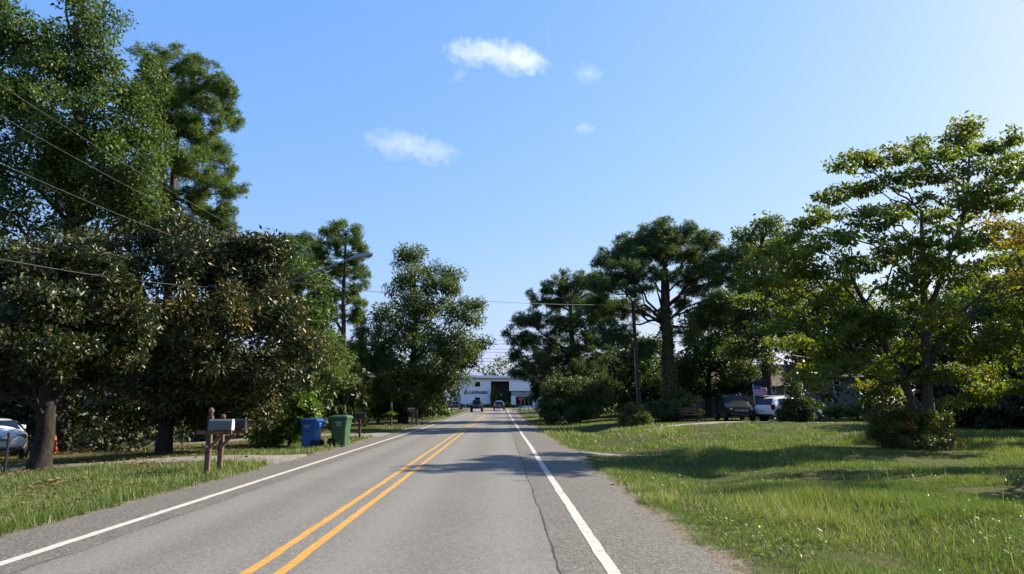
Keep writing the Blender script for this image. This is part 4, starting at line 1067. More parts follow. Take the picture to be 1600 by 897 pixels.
# ------------------------------------------------------------------ vehicles
SUV = dict(st=[(-2.28, .80, .82, .52, .95, .70, 1.00), (-2.22, .88, .90, .42, 1.06, .76, 1.16), (-1.98, .90, .92, .34, 1.08, .68, 1.72), (-.3, .91, .93, .30, 1.06, .69, 1.80), (.50, .91, .93, .30, 1.05, .66, 1.74), (1.08, .91, .92, .30, 1.04, .80, 1.12), (1.98, .89, .90, .34, 1.00, .77, 1.05), (2.22, .85, .86, .42, .86, .74, .98), (2.28, .80, .80, .48, .76, .68, .84)],
           ax=(-1.35, 1.42), r=.37, ws=((1.05, 1.13), (.56, 1.68)), rw=((-2.20, 1.18), (-2.03, 1.64)), side=[((-1.85, -.95), (-1.75, -.95)), ((-.88, .05), (-.88, .02)), ((.12, .92), (.10, .50))], belt=1.13, top=1.62, hwb=.925, hwt=.70, head=(2.24, .80, .66, .17, .11), tail=(-2.26, .95, .76, .10, .26))
CROSS = dict(st=[(-2.25, .76, .80, .55, .90, .66, .94), (-2.20, .86, .88, .40, 1.02, .74, 1.08), (-1.85, .88, .91, .32, 1.06, .62, 1.58), (-1.0, .89, .92, .28, 1.04, .63, 1.68), (.1, .89, .92, .28, 1.02, .63, 1.66), (.5, .89, .92, .28, 1.00, .62, 1.58), (1.35, .88, .90, .28, .98, .74, 1.04), (2.0, .85, .86, .32, .88, .68, .94), (2.25, .76, .76, .42, .70, .60, .80)],
             ax=(-1.38, 1.38), r=.34, ws=((1.30, 1.08), (.56, 1.54)), rw=((-2.16, 1.10), (-1.92, 1.50)), side=[((-1.62, -1.0), (-1.45, -.98)), ((-.92, 0.0), (-.90, -.02)), ((.08, 1.1), (.06, .50))], belt=1.09, top=1.50, hwb=.915, hwt=.66, head=(2.12, .76, .62, .20, .09), tail=(-2.20, .95, .80, .16, .34))
SEDAN = dict(st=[(-2.40, .72, .76, .50, .82, .62, .88), (-2.32, .82, .86, .36, .96, .74, 1.02), (-1.75, .86, .90, .28, .98, .72, 1.08), (-.85, .87, .91, .24, .96, .58, 1.42), (.0, .87, .91, .24, .95, .60, 1.46), (.45, .87, .91, .24, .94, .58, 1.40), (1.30, .86, .89, .24, .92, .72, .98), (2.1, .83, .84, .28, .80, .66, .86), (2.40, .72, .72, .40, .62, .56, .72)],
             ax=(-1.42, 1.42), r=.33, ws=((1.25, 1.01), (.52, 1.36)), rw=((-1.68, 1.09), (-.95, 1.38)), side=[((-1.25, -.55), (-.95, -.55)), ((-.50, .30), (-.50, .28)), ((.36, 1.05), (.34, .45))], belt=1.00, top=1.36, hwb=.905, hwt=.61, head=(2.28, .70, .60, .22, .09), tail=(-2.34, .86, .66, .30, .12))
def car(name, label, loc, rz, spec, paint, brake=False, rails=False, tail_mat=None, group=None, plate_rear=True):
    root = empty(name, loc, rz); tag(root, label, 'car')
    sp = spec; Vv, Ff = [], []
    for (y, hl_, hb, zb, zbelt, ht, ztp) in sp['st']:
        half = [(hl_ * .9, zb), (hl_, zb + .16), (hb, zb * .45 + zbelt * .55), (hb * .985, zbelt), (ht, ztp - .05), (ht * .55, ztp)]
        ring = half + [(-a, b) for a, b in half[::-1]]
        Vv += [(a, y, b) for a, b in ring]
    n = 12
    for s_ in range(len(sp['st']) - 1):
        for k in range(n):
            k2 = (k + 1) % n; Ff.append((s_ * n + k, (s_ + 1) * n + k, (s_ + 1) * n + k2, s_ * n + k2))
    Ff.append(tuple(range(n))); Ff.append(tuple(range((len(sp['st']) - 1) * n, len(sp['st']) * n))[::-1])
    MB().add(Vv, Ff).build('body', M[paint], root, smooth=True, subsurf=2)
    # glass
    (y0, z0), (y1, z1) = sp['ws']; o = .035
    mb = MB(); a, b = sp['hwb'] * .80, sp['hwt'] * .88
    mb.add([(-a, y0 + o, z0), (a, y0 + o, z0), (b, y1 + o, z1), (-b, y1 + o, z1), (-a, y0 - .03, z0), (a, y0 - .03, z0), (b, y1 - .03, z1), (-b, y1 - .03, z1)], [(0, 1, 2, 3), (4, 7, 6, 5), (0, 4, 5, 1), (1, 5, 6, 2), (2, 6, 7, 3), (3, 7, 4, 0)]); mb.build('windscreen', M['glass'], root)
    (y0, z0), (y1, z1) = sp['rw']
    mb = MB(); a, b = sp['hwb'] * .74, sp['hwt'] * .86
    mb.add([(-a, y0 - o, z0), (a, y0 - o, z0), (b, y1 - o, z1), (-b, y1 - o, z1), (-a, y0 + .03, z0), (a, y0 + .03, z0), (b, y1 + .03, z1), (-b, y1 + .03, z1)], [(3, 2, 1, 0), (5, 6, 7, 4), (1, 5, 4, 0), (2, 6, 5, 1), (3, 7, 6, 2), (0, 4, 7, 3)]); mb.build('rear_window', M['glass'], root)
    for sx in (-1, 1):
        for (b0, b1), (t0, t1) in sp['side']:
            xb_, xt_ = sx * (sp['hwb'] - .012), sx * (sp['hwt'] + .025)
            mb = MB(); d = -sx * .05
            mb.add([(xb_, b0, sp['belt']), (xb_, b1, sp['belt']), (xt_, t1, sp['top']), (xt_, t0, sp['top']), (xb_ + d, b0, sp['belt']), (xb_ + d, b1, sp['belt']), (xt_ + d, t1, sp['top']), (xt_ + d, t0, sp['top'])], [(0, 1, 2, 3), (4, 7, 6, 5), (0, 4, 5, 1), (1, 5, 6, 2), (2, 6, 7, 3), (3, 7, 4, 0)])
            mb.build('side_window', M['glass'], root)
        for ya in sp['ax']:
            r = sp['r']
            MB().disc((sx * .875, ya, r + .02), (1, 0, 0), r + .075, .10, 24).build('wheel_arch', M['plastic'], root)
            w = MB().disc((sx * .86, ya, r), (1, 0, 0), r, .21, 28).build('wheel', M['tyre'], root, bevel=.03)
            rm = MB().disc((sx * .965, ya, r), (1, 0, 0), r * .30, .03, 12)
            for k in range(5):
                an = k * 1.2566; rm.bar((sx * .968, ya, r), (sx * .968, ya + math.cos(an) * r * .64, r + math.sin(an) * r * .64), .05, .02, upv=(1, 0, 0))
            rim_o = rm.build('rim', M['rim'], w)
        yh, zh, xh, wh, hh = sp['head']
        MB().box(sx * xh - wh / 2, sx * xh + wh / 2, yh - .12, yh + .035, zh - hh / 2 + .02, zh + hh / 2 + .02).build('headlight', M['lamp'], root, bevel=.02)
        yt, zt_, xt2, wt, ht_ = sp['tail']
        MB().box(sx * xt2 - wt / 2, sx * xt2 + wt / 2, yt - .03, yt + .22, zt_ - ht_ / 2, zt_ + ht_ / 2).build('tail_light', M['brakelamp' if brake else 'redlamp'], root, bevel=.02)
        mb = MB(); ym = sp['ws'][0][0] - .28; mb.box(sx * (sp['hwb'] + .10) - .09, sx * (sp['hwb'] + .10) + .09, ym - .04, ym + .06, sp['belt'] + .0, sp['belt'] + .17); mb.build('mirror', M[paint], root, bevel=.03)
        if rails: MB().tube([(sx * sp['hwt'] * .98, -1.5, sp['top'] + .19), (sx * sp['hwt'] * .98, .3, sp['top'] + .19)], .02, 6).build('roof_rail', M['black_metal'], root)
    yf = sp['st'][-1][0]; yr = sp['st'][0][0]
    MB().box(-.70, .70, yf - .20, yf + .015, .40, .54).build('front_bumper', M['plastic'], root, bevel=.03)
    g = MB(); g.box(-.42, .42, yf - .15, yf + .012, .64, .80); g.build('grille', M['plastic'], root, bevel=.01)
    MB().box(-.72, .72, yr - .02, yr + .2, .36, .50).build('rear_bumper', M['plastic'], root, bevel=.03)
    if plate_rear: MB().box(-.16, .16, yr - .035, yr + .02, .68, .80).build('number_plate', M['plate'], root)
    return root

def gpt(px, D, dx=0): 
    x = float(at(px, 630, D)[0]) + dx
    return (x, D, float(gz(x, D)))
c1 = car('parked_suv', 'boxy black off-road car parked on the lawn, headlights towards the road', gpt(1146, 47.5), RAD(174), SUV, 'black_paint', rails=True)
for q in range(7): MB().box(-.40 + q * .125, -.33 + q * .125, 2.27, 2.31, .66, .80).build('grille_bar', M['chrome'], c1)
car('parked_crossover', 'white crossover parked with its tail to the road beside the black car', gpt(1232, 46.0), RAD(-68), CROSS, 'white_car', rails=True)
car('parked_sedan', 'white sedan at the left edge, tail to the camera beside the thick trunk', gpt(-6, 26.0, .0), RAD(40), SEDAN, 'silver_car')
car('moving_car', 'dark hatchback with lit brake lights driving away in the right lane', (-.45, 121, float(zroad(121)) + .012), RAD(1.5), CROSS, 'navy_car', brake=True)
car('turning_sedan', 'dark blue sedan side-on at the junction left of the white building', (float(at(708, 630, 131)[0]), 131, float(gz(-9, 131)) + .03), RAD(90), SEDAN, 'navy_car')

def jeep(loc, rz):
    root = empty('off_roader', loc, rz); tag(root, 'black open-style off-roader coming towards the camera in the left lane', 'car')
    mb = MB(); mb.box(-.78, .78, -1.9, 1.0, .55, 1.15); mb.build('body', M['black_paint'], root, bevel=.05)
    mb = MB(); mb.add([(-.66, .95, .62), (.66, .95, .62), (.58, 1.9, .62), (-.58, 1.9, .62), (-.68, .95, 1.17), (.68, .95, 1.17), (.58, 1.9, 1.10), (-.58, 1.9, 1.10)], [(0, 3, 2, 1), (4, 5, 6, 7), (0, 1, 5, 4), (1, 2, 6, 5), (2, 3, 7, 6), (3, 0, 4, 7)]); mb.build('bonnet', M['black_paint'], root, bevel=.04)
    mb = MB(); mb.add([(-.72, -1.85, 1.16), (.72, -1.85, 1.16), (.72, .62, 1.16), (-.72, .62, 1.16), (-.62, -1.75, 1.82), (.62, -1.75, 1.82), (.62, .38, 1.84), (-.62, .38, 1.84)], [(0, 3, 2, 1), (4, 5, 6, 7), (0, 1, 5, 4), (1, 2, 6, 5), (2, 3, 7, 6), (3, 0, 4, 7)]); mb.build('hard_top', M['plastic'], root, bevel=.04)
    mb = MB(); mb.add([(-.64, .66, 1.20), (.64, .66, 1.20), (.57, .44, 1.76), (-.57, .44, 1.76), (-.64, .60, 1.20), (.64, .60, 1.20), (.57, .36, 1.76), (-.57, .36, 1.76)], [(0, 1, 2, 3), (4, 7, 6, 5), (0, 4, 5, 1), (1, 5, 6, 2), (2, 6, 7, 3), (3, 7, 4, 0)]); mb.build('windscreen', M['glass'], root)
    gr = MB().box(-.50, .50, 1.88, 1.93, .66, 1.06).build('grille', M['plastic'], root, bevel=.01)
    for q in range(7): MB().box(-.33 + q * .1, -.29 + q * .1, 1.925, 1.94, .70, 1.02).build('grille_slot', M['black_metal'], gr)
    MB().box(-.82, .82, 1.98, 2.14, .50, .66).build('front_bumper', M['plastic'], root, bevel=.03)
    for sx in (-1, 1):
        MB().disc((sx * .40, 1.94, .93), (0, 1, 0), .095, .04, 16).build('headlight', M['lamp'], root)
        MB().box(sx * .80 - .16, sx * .80 + .16, .95, 1.75, .86, .92).build('fender', M['plastic'], root, bevel=.03)
        MB().box(sx * .96 - .10, sx * .96 + .10, .40, .50, 1.20, 1.40).build('mirror', M['plastic'], root, bevel=.03)
        for ya in (-1.25, 1.35):
            w = MB().disc((sx * .84, ya, .42), (1, 0, 0), .42, .30, 28).build('wheel', M['tyre'], root, bevel=.04)
            MB().disc((sx * .99, ya, .42), (1, 0, 0), .22, .03, 16).build('rim', M['black_metal'], w)
        MB().box(sx * .70 - .01, sx * .70 + .01, -.9, .3, 1.25, 1.68).build('side_window', M['glass'], root)
    return root
jeep((-4.0, 112, float(zroad(112)) + .012), RAD(180))
# white van far left
vx, vy = float(at(667, 630, 118)[0]), 118
root = empty('white_van', (vx, vy, float(gz(vx, vy))), RAD(70)); tag(root, 'small white van parked far off behind the left verge', 'van')
mb = MB(); mb.add([(-.9, -2.4, .4), (.9, -2.4, .4), (.9, 2.3, .4), (-.9, 2.3, .4), (-.85, -2.35, 2.0), (.85, -2.35, 2.0), (.82, 1.0, 2.0), (-.82, 1.0, 2.0), (-.86, 1.8, 1.15), (.86, 1.8, 1.15), (-.86, 2.3, .95), (.86, 2.3, .95)],
       [(0, 3, 2, 1), (4, 5, 6, 7), (0, 1, 5, 4), (7, 6, 9, 8), (8, 9, 11, 10), (10, 11, 2, 3), (1, 2, 11, 9), (1, 9, 6, 5), (0, 10, 3), (0, 8, 10), (0, 4, 7, 8)]); mb.build('body', M['white_car'], root, bevel=.05)
for sx in (-1, 1):
    MB().box(sx * .86 - .01, sx * .86 + .01, -.2, 1.1, 1.2, 1.75).build('side_window', M['glass'], root)
    MB().box(sx * .87 - .01, sx * .87 + .01, -2.0, -.4, 1.2, 1.75).build('side_window', M['glass'], root)
    for ya in (-1.5, 1.5): MB().disc((sx * .82, ya, .35), (1, 0, 0), .35, .2, 20).build('wheel', M['tyre'], root)

# ------------------------------------------------------------------ mailboxes, bins, signs
def mailbox_shell(L, w, h):
    """rounded-top box along +x from 0 to L"""
    prof = [(-w / 2, 0), (w / 2, 0), (w / 2, h * .55)] + [(w / 2 * math.cos(a), h * .55 + h * .45 * math.sin(a)) for a in np.linspace(.25, math.pi - .25, 7)] + [(-w / 2, h * .55)]
    n = len(prof); mb = MB()
    mb.add([(0, a, b) for a, b in prof] + [(L, a, b) for a, b in prof], [tuple(range(n))[::-1], tuple(range(n, 2 * n))] + [(k, (k + 1) % n, n + (k + 1) % n, n + k) for k in range(n)])
    return mb
def post_mailbox(px, D, label, post_h, box_mat, box_len, arm0, arm1, finial, door_mat, box_x, zbox, lean=0.0):
    p = gpt(px, D); root = empty('mailbox', p, 0.0); tag(root, label, 'mailbox', 'roadside mailboxes')
    root.rotation_euler = (0, lean, RAD(4))
    pt = MB(); pt.box(-.055, .055, -.055, .055, -.12, post_h); po = pt.build('post', M['wood'], root, bevel=.008)
    if finial == 'ball': MB().lathe([(.03, 0), (.058, .015), (.03, .04), (.062, .085), (.068, .12), (.05, .165), (.012, .19)], 14, (0, 0, post_h)).build('finial', M['wood'], po, smooth=True)
    else: MB().lathe([(.062, 0), (.062, .05), (.05, .085), (.015, .10)], 14, (0, 0, post_h)).build('finial', M['wood'], po, smooth=True)
    MB().box(arm0, arm1, -.135, -.057, zbox - .10, zbox - .012).build('arm', M['wood'], root, bevel=.006)
    MB().bar((.02, -.096, zbox - .44), (.30, -.096, zbox - .11), .07, .07).build('brace', M['wood'], root)
    b = mailbox_shell(box_len, .19, .24).build('box', M[box_mat], root, bevel=.006); b.location = (box_x, -.13, zbox)
    d = mailbox_shell(.02, .20, .25).build('door', M[door_mat], root); d.location = (box_x + box_len + .001, -.13, zbox - .004)
    f = MB(); f.box(box_x + box_len * .35, box_x + box_len * .35 + .03, -.245, -.235, zbox - .08, zbox - .02); f.box(box_x + box_len * .35, box_x + box_len * .35 + .16, -.246, -.236, zbox - .07, zbox - .03); f.build('flag', M['stopred'], root)
    return root, po
r1, po1 = post_mailbox(331, 16.0, 'shade-darkened grey mailbox on the taller wooden post with a ball finial', 1.30, 'metal_box', .50, -.26, .52, 'ball', 'metal_door', .03, .99)
for z, xq, mt in ((1.18, 0.0, 'stopred'), (.62, -.02, 'signwhite'), (.52, .045, 'stopred'), (.56, .045, 'signwhite')):
    MB().disc((xq, -.06, z), (0, 1, 0), .026, .012, 12).build('reflector', M[mt], po1)
r2, po2 = post_mailbox(350, 16.9, 'black mailbox on the shorter wooden post behind the grey one', 1.22, 'black_metal', .50, -.10, .60, 'knob', 'black_metal', .07, .97)
MB().disc((.10, -.20, .90), (0, 1, 0), .022, .012, 12).build('reflector', M['stopred'], po2)
MB().disc((.47, -.20, .86), (0, 1, 0), .022, .012, 12).build('reflector', M['orange'], po2)
r3, _ = post_mailbox(564, 33.5, 'dark mailbox on a single post right of the green bin', .92, 'black_metal', .48, -.20, .40, 'knob', 'black_metal', -.20, .94, RAD(-2))
MB().disc((.30, -.245, .99), (0, 1, 0), .03, .01, 12).build('reflector', M['signwhite'], r3)
r4, _ = post_mailbox(645, 49.5, 'far mailbox on the left verge with a bare post beside it', 1.0, 'metal_box', .5, -.2, .35, 'knob', 'black_metal', -.35, 1.02)
p = gpt(652, 51); r = empty('marker_post', p); tag(r, 'bare wooden post right of the far mailbox', 'post'); MB().box(-.05, .05, -.05, .05, -.1, 1.05).build('post', M['wood'], r, bevel=.01); MB().lathe([(.06, 0), (.06, .03), (.02, .07)], 10, (0, 0, 1.05)).build('cap', M['wood'], r)
p = gpt(612, 47); r = empty('planter_post', p); tag(r, 'post with a fern basket beside the far driveway', 'planter')
MB().box(-.05, .05, -.05, .05, -.1, 1.55).build('post', M['wood'], r, bevel=.01)
MB().lathe([(.10, 0), (.16, .10), (.18, .16)], 14, (0, -.1, .62)).build('basket', M['pot'], r)
MB().tube([(0, 0, 1.45), (-.02, -.05, 1.62), (-.03, -.1, 1.3)], .05, 8).build('hood', M['navy_car'], r)
rng = np.random.default_rng(300); n = 260; u = unit(rng.normal(size=(n, 3))); u[:, 2] = np.abs(u[:, 2]) * .6
v, f = leaf_mesh(u * np.array([.32, .32, .2]) * rng.random((n, 1)) + np.array([0, -.1, .78]), u + np.array([0, 0, .1]), rng.normal(size=(n, 3)), np.full(n, .16), np.full(n, .07))
tag(new_obj('fern', mesh_np('fern', v, f, np.repeat(rng.random(n), 4)), r, M['bright']), kind='stuff')

def rrect(hx, hy, r, z, n=4):
    out = []
    for sx, sy, a0 in ((1, 1, 0), (-1, 1, 90), (-1, -1, 180), (1, -1, 270)):
        for k in range(n):
            a = RAD(a0 + 90 * k / (n - 1)); out.append((sx * (hx - r) + r * math.cos(a), sy * (hy - r) + r * math.sin(a), z))
    return out
def loft(mb, rings):
    n = len(rings[0]); Vv = [p for r_ in rings for p in r_]
    Ff = [(i_ * n + k, i_ * n + (k + 1) % n, (i_ + 1) * n + (k + 1) % n, (i_ + 1) * n + k) for i_ in range(len(rings) - 1) for k in range(n)]
    Ff += [tuple(range(n))[::-1], tuple(range((len(rings) - 1) * n, len(rings) * n))]
    return mb.add(Vv, Ff)
def bin_(label, px, D, rz, bodym, lidm, H):
    """wheeled cart; wheels and handle on local +x"""
    root = empty('wheeled_bin', gpt(px, D), rz); tag(root, label, 'bin', 'wheeled bins on the verge')
    def sh(ring, dx): return [(x + dx, y, z) for x, y, z in ring]
    b = MB(); loft(b, [sh(rrect(.26, .26, .06, .02), -.02), sh(rrect(.30, .285, .06, H * .55), 0), sh(rrect(.335, .31, .06, H * .80), 0), sh(rrect(.345, .32, .06, H * .86), 0)]); body = b.build('body', M[bodym], root, smooth=False, bevel=.004)
    b = MB(); loft(b, [rrect(.37, .335, .06, H * .86), rrect(.375, .34, .06, H * .895)]); b.build('rim', M[bodym], root)
    b = MB(); loft(b, [sh(rrect(.385, .35, .07, H * .897), -.005), sh(rrect(.38, .345, .07, H * .93), -.005), sh(rrect(.31, .28, .07, H * .975), -.01), sh(rrect(.20, .18, .07, H * .99), -.01)]); b.build('lid', M[lidm], root, smooth=False, bevel=.004)
    b = MB(); b.tube([(.46, -.24, H * .90), (.46, .24, H * .90)], .018, 8); b.bar((.34, -.22, H * .88), (.46, -.22, H * .90), .05, .04); b.bar((.34, .22, H * .88), (.46, .22, H * .90), .05, .04); b.build('handle', M[bodym], root)
    b = MB(); b.box(.30, .42, -.26, .26, H * .66, H * .84); b.build('hinge_panel', M[bodym], root, bevel=.03)
    for sy in (-1, 1):
        w = MB().disc((.24, sy * .30, .14), (0, 1, 0), .14, .06, 22).build('wheel', M['tyre'], root, bevel=.012)
        MB().disc((.24, sy * .335, .14), (0, 1, 0), .06, .02, 14).build('hub', M['plastic'], w)
    MB().tube([(.24, -.30, .14), (.24, .30, .14)], .014, 6).build('axle', M['galv'], root)
    return root, H
def bin_print(root, H, rows, side_y, dx=0, axis_x=True):
    """faded white print, too worn to read: short marks in rows"""
    rng = np.random.default_rng(int(H * 1000))
    for zi, n, h, w in rows:
        for k in range(n):
            xq = (k - (n - 1) / 2) * w * 1.35 + dx; ww = w * rng.uniform(.6, 1.0); t = (zi - H * .55) / (H * .25); yy = side_y * (.285 + .025 * t) + side_y * .006
            MB().box(xq - ww / 2, xq + ww / 2, yy - .003, yy + .003, zi, zi + h).build('printed_mark', M['print'], root)
b1, H1 = bin_('blue wheeled bin with a dark lid on the left verge', 489, 26.6, RAD(-8), 'blue_bin', 'blue_lid', 1.10)
bin_print(b1, H1, ((.80, 6, .045, .035), (.735, 3, .055, .05)), -1, -.06)
b2, H2 = bin_('green wheeled bin standing right of the blue one', 534, 26.9, RAD(172), 'green_bin', 'green_bin', 1.16)
bin_print(b2, H2, ((.86, 6, .05, .035), (.80, 5, .035, .03), (.745, 5, .03, .035)), 1, -.03)
p = gpt(495, 29.5); r = empty('satellite_dish', p, RAD(25)); tag(r, 'dark round dish on a short mast behind the blue bin', 'dish')
MB().tube([(0, 0, -.1), (0, 0, .95)], .025, 8).build('mast', M['black_metal'], r)
dm = MB(); rings = [(.03, .0), (.15, .02), (.27, .055), (.34, .09), (.34, .10), (.27, .07), (.15, .035), (.03, .016)]
dm.lathe(rings, 28); dsh = dm.build('dish', M['dark_dish'], r, smooth=True); dsh.location = (.0, -.02, 1.20); dsh.rotation_euler = (RAD(74), 0, RAD(-20))
MB().bar((0, -.05, 1.0), (0, -.42, 1.12), .03, .03).build('feed_arm', M['black_metal'], r)

# fence post with a bit of rail at the left edge
p = gpt(20, 18.2); r = empty('gate_post', p); tag(r, 'dark metal gate post with a rail in front of the white sedan', 'post')
MB().tube([(0, 0, -.15), (0, 0, 1.0)], .035, 10).build('post', M['black_metal'], r); MB().lathe([(.045, 0), (.045, .03), (.02, .06)], 10, (0, 0, 1.0)).build('cap', M['black_metal'], r)
MB().tube([(0, 0, .86), (-.5, .05, .88), (-1.6, .1, .86)], .022, 8).build('rail', M['black_metal'], r)
MB().box(-.42, -.22, -.05, .06, .84, .96).build('latch', M['black_metal'], r, bevel=.01)
# chain mesh
mb = MB()
for q in range(9):
    mb.tube([(-.05 - q * .18, .03, .1), (-.05 - (q + 3) * .18, .03, .84)], .004, 4); mb.tube([(-.05 - (q + 3) * .18, .035, .1), (-.05 - q * .18, .035, .84)], .004, 4)
mb.build('wire_mesh', M['galv'], r)['kind'] = 'stuff'
# something orange deep in the shade by the trunk
p = gpt(92, 29); r = empty('orange_cone', p); tag(r, 'small orange cone in the shade behind the thick trunk', 'cone')
MB().box(-.2, .2, -.2, .2, 0, .04).build('base', M['orange'], r, bevel=.01); MB().lathe([(.15, .04), (.10, .35), (.05, .68), (.03, .72)], 16).build('cone', M['orange'], r, smooth=True)

# signs at the junction
def sign_pole(p, h, name, label, cat):
    r = empty(name, p); tag(r, label, cat); MB().tube([(0, 0, -.1), (0, 0, h)], .04, 8).build('pole', M['galv'], r); return r
def gp2(px, D): x = float(at(px, 630, D)[0]); return (x, D, float(gz(x, D)))
r = sign_pole(gp2(814, 101), 2.5, 'stop_sign', 'red octagonal stop sign on the right before the junction', 'sign')
mb = MB(); oc = [(.38 * math.cos(RAD(22.5 + 45 * k)), .38 * math.sin(RAD(22.5 + 45 * k))) for k in range(8)]
mb.add([(a, -.06, 2.15 + b) for a, b in oc] + [(a, -.045, 2.15 + b) for a, b in oc], [tuple(range(8)), tuple(range(8, 16))[::-1]] + [(k, 8 + k, 8 + (k + 1) % 8, (k + 1) % 8) for k in range(8)])
pl = mb.build('sign_face', M['stopred'], r)
cu = bpy.data.curves.new('lettering', 'FONT'); cu.body = 'STOP'; cu.size = .26; cu.align_x = 'CENTER'; cu.align_y = 'CENTER'; cu.extrude = .003
_t = bpy.data.objects.new('tmp', cu); me_ = bpy.data.meshes.new_from_object(_t); bpy.data.objects.remove(_t); tx = bpy.data.objects.new('lettering', me_); COL.objects.link(tx); tx.parent = pl; tx.location = (0, -.066, 2.15); tx.rotation_euler = (math.pi / 2, 0, 0); me_.materials.clear(); me_.materials.append(M['signwhite'])
r.rotation_euler[2] = RAD(-18)
r = sign_pole(gp2(819.5, 103), 3.3, 'street_name_sign', 'green street-name blades on a pole behind the stop sign', 'sign')
MB().box(-.75, -.05, -.03, -.01, 3.0, 3.25).build('name_blade', M['signgreen'], r); MB().box(-.01, .01, -.45, .45, 3.28, 3.5).build('name_blade', M['signgreen'], r)
MB().box(-.28, .28, -.05, -.04, 2.55, 2.95).build('small_plate', M['sign_back'], r)
r = sign_pole(gp2(826, 104), 2.6, 'thin_sign_pole', 'thin bare sign pole right of the street-name sign', 'pole')
MB().box(-.15, .15, -.05, -.04, 2.2, 2.6).build('small_plate', M['sign_back'], r)
r = sign_pole(gp2(717, 104), 2.6, 'road_sign', 'pale sign back on a pole left of the black off-roader', 'sign')
MB().box(-.32, .32, -.05, -.035, 1.75, 2.6).build('sign_face', M['sign_back'], r)
r = sign_pole(gp2(706, 100), 2.2, 'marker_sign', 'thin post standing left of the pale sign on the verge', 'pole')
MB().box(-.06, .06, -.05, -.03, 1.9, 2.2).build('small_plate', M['sign_back'], r)
r = empty('utility_box', gp2(812, 112)); tag(r, 'small white utility box by the junction', 'box'); MB().box(-.2, .2, -.2, .2, 0, .75).build('cabinet', M['signwhite'], r, bevel=.03); MB().box(-.22, .22, -.22, .22, .75, .80).build('lid', M['signwhite'], r, bevel=.01)
r = empty('mailbox', gp2(706.5, 88)); tag(r, 'dark little mailbox at the far end of the left verge', 'mailbox', 'roadside mailboxes'); MB().box(-.05, .05, -.05, .05, -.1, 1.0).build('post', M['wood'], r)
b = mailbox_shell(.5, .2, .25).build('box', M['black_metal'], r); b.location = (-.25, 0, 1.0)

# picnic bench by the pine
p = gpt(1078, 45.5); r = empty('garden_bench', p, RAD(8)); tag(r, 'dark wooden bench beside the olive-green shrub', 'bench')
for q in range(3): MB().box(-.70, .70, -.22 + q * .15, -.09 + q * .15, .42, .46).build('slat', M['wood'], r)
for q in range(3): MB().box(-.70, .70, .26, .29, .55 + q * .13, .65 + q * .13).build('back_slat', M['wood'], r)
for sx in (-.62, .62):
    MB().box(sx - .03, sx + .03, -.22, -.16, 0, .42).build('leg', M['black_metal'], r); MB().box(sx - .03, sx + .03, .22, .255, 0, .95).build('leg', M['black_metal'], r)

# flags near the porch
def flag_mat():
    m, nt, b = mat_new('striped_flag_cloth')
    o = objc(nt); s_ = nd(nt, 'ShaderNodeSeparateXYZ', {0: o})
    st_ = mth(nt, 'GREATER_THAN', mth(nt, 'FRACT', mth(nt, 'MULTIPLY', s_.outputs[2], 6.5 / .9)), .5)
    cc = mixc(nt, st_, (.55, .10, .16), (.66, .58, .62))
    can = mth(nt, 'MULTIPLY', mth(nt, 'LESS_THAN', s_.outputs[0], .55), mth(nt, 'GREATER_THAN', s_.outputs[2], .42))
    nt.links.new(mixc(nt, can, cc, (.10, .10, .32)), b.inputs['Base Color']); b.inputs['Roughness'].default_value = .8
    return m
M['flag'] = flag_mat()
def flag(px, D, label, z, w, h, rz, tilt):
    x, y, g = gpt(px, D); r = empty('flag', (x, y, g), rz); tag(r, label, 'flag', 'flags by the porch')
    MB().tube([(0, 0, -.1), (tilt, 0, z + h + .1)], .022, 8).build('pole', M['trim'], r)
    nx_, nz_ = 14, 8; Vv = []
    for i_ in range(nz_ + 1):
        for j in range(nx_ + 1):
            u_ = j / nx_; Vv.append((u_ * w, .09 * math.sin(u_ * 9 + i_ * .4) * u_ ** .5, i_ / nz_ * h - .22 * u_ ** 1.4 * h))
    Ff = [(i_ * (nx_ + 1) + j, i_ * (nx_ + 1) + j + 1, (i_ + 1) * (nx_ + 1) + j + 1, (i_ + 1) * (nx_ + 1) + j) for i_ in range(nz_) for j in range(nx_)]
    o = MB().add(Vv, Ff).build('cloth', M['flag'], r, smooth=True); o.location = (tilt * .85, 0, z)
    sm = o.modifiers.new('thick', 'SOLIDIFY'); sm.thickness = .006
flag(1181, 49.5, 'striped flag flying left of the bare trunk above the parked cars', 1.68, .95, .72, RAD(0), -.15)
flag(1212, 52, 'second striped flag hanging limp before the porch', 1.7, .35, .8, RAD(12), -.35)

# ------------------------------------------------------------------ poles, streetlight, wires
p = gpt(1000, 43.6); up_ = empty('utility_pole', p); tag(up_, 'reddish-brown wooden utility pole leaning slightly over the bush', 'utility pole')
top_r = Vector(at(988.5, 470, 43.6)) - Vector(p)
MB().tube([(0, 0, -.3), tuple(top_r * .5), tuple(top_r)], [.15, .125, .10], 12).build('pole', M['pole_wood'], up_, smooth=True)
MB().tube([tuple(top_r * .93 + Vector((-.15, -.02, 0))), tuple(top_r * .93 + Vector((.25, -.02, .0)))], .03, 6).build('bracket', M['galv'], up_)
MB().tube([tuple(top_r * .05 + Vector((-.14, -.05, 0))), tuple(top_r * .62 + Vector((-.115, -.05, 0)))], .02, 6).build('conduit', M['galv'], up_)
PT = Vector(p) + top_r * .97
lp = gpt(424, 28.0); sl = empty('streetlight', lp); tag(sl, 'grey pole with a long streetlight arm above the magnolia', 'streetlight')
ph = float(at(421, 386, 28)[2]) - lp[2]
MB().tube([(0, 0, -.2), (0, 0, ph * .5), (-.03, 0, ph)], [.13, .11, .09], 12).build('pole', M['lightgrey'], sl, smooth=True)
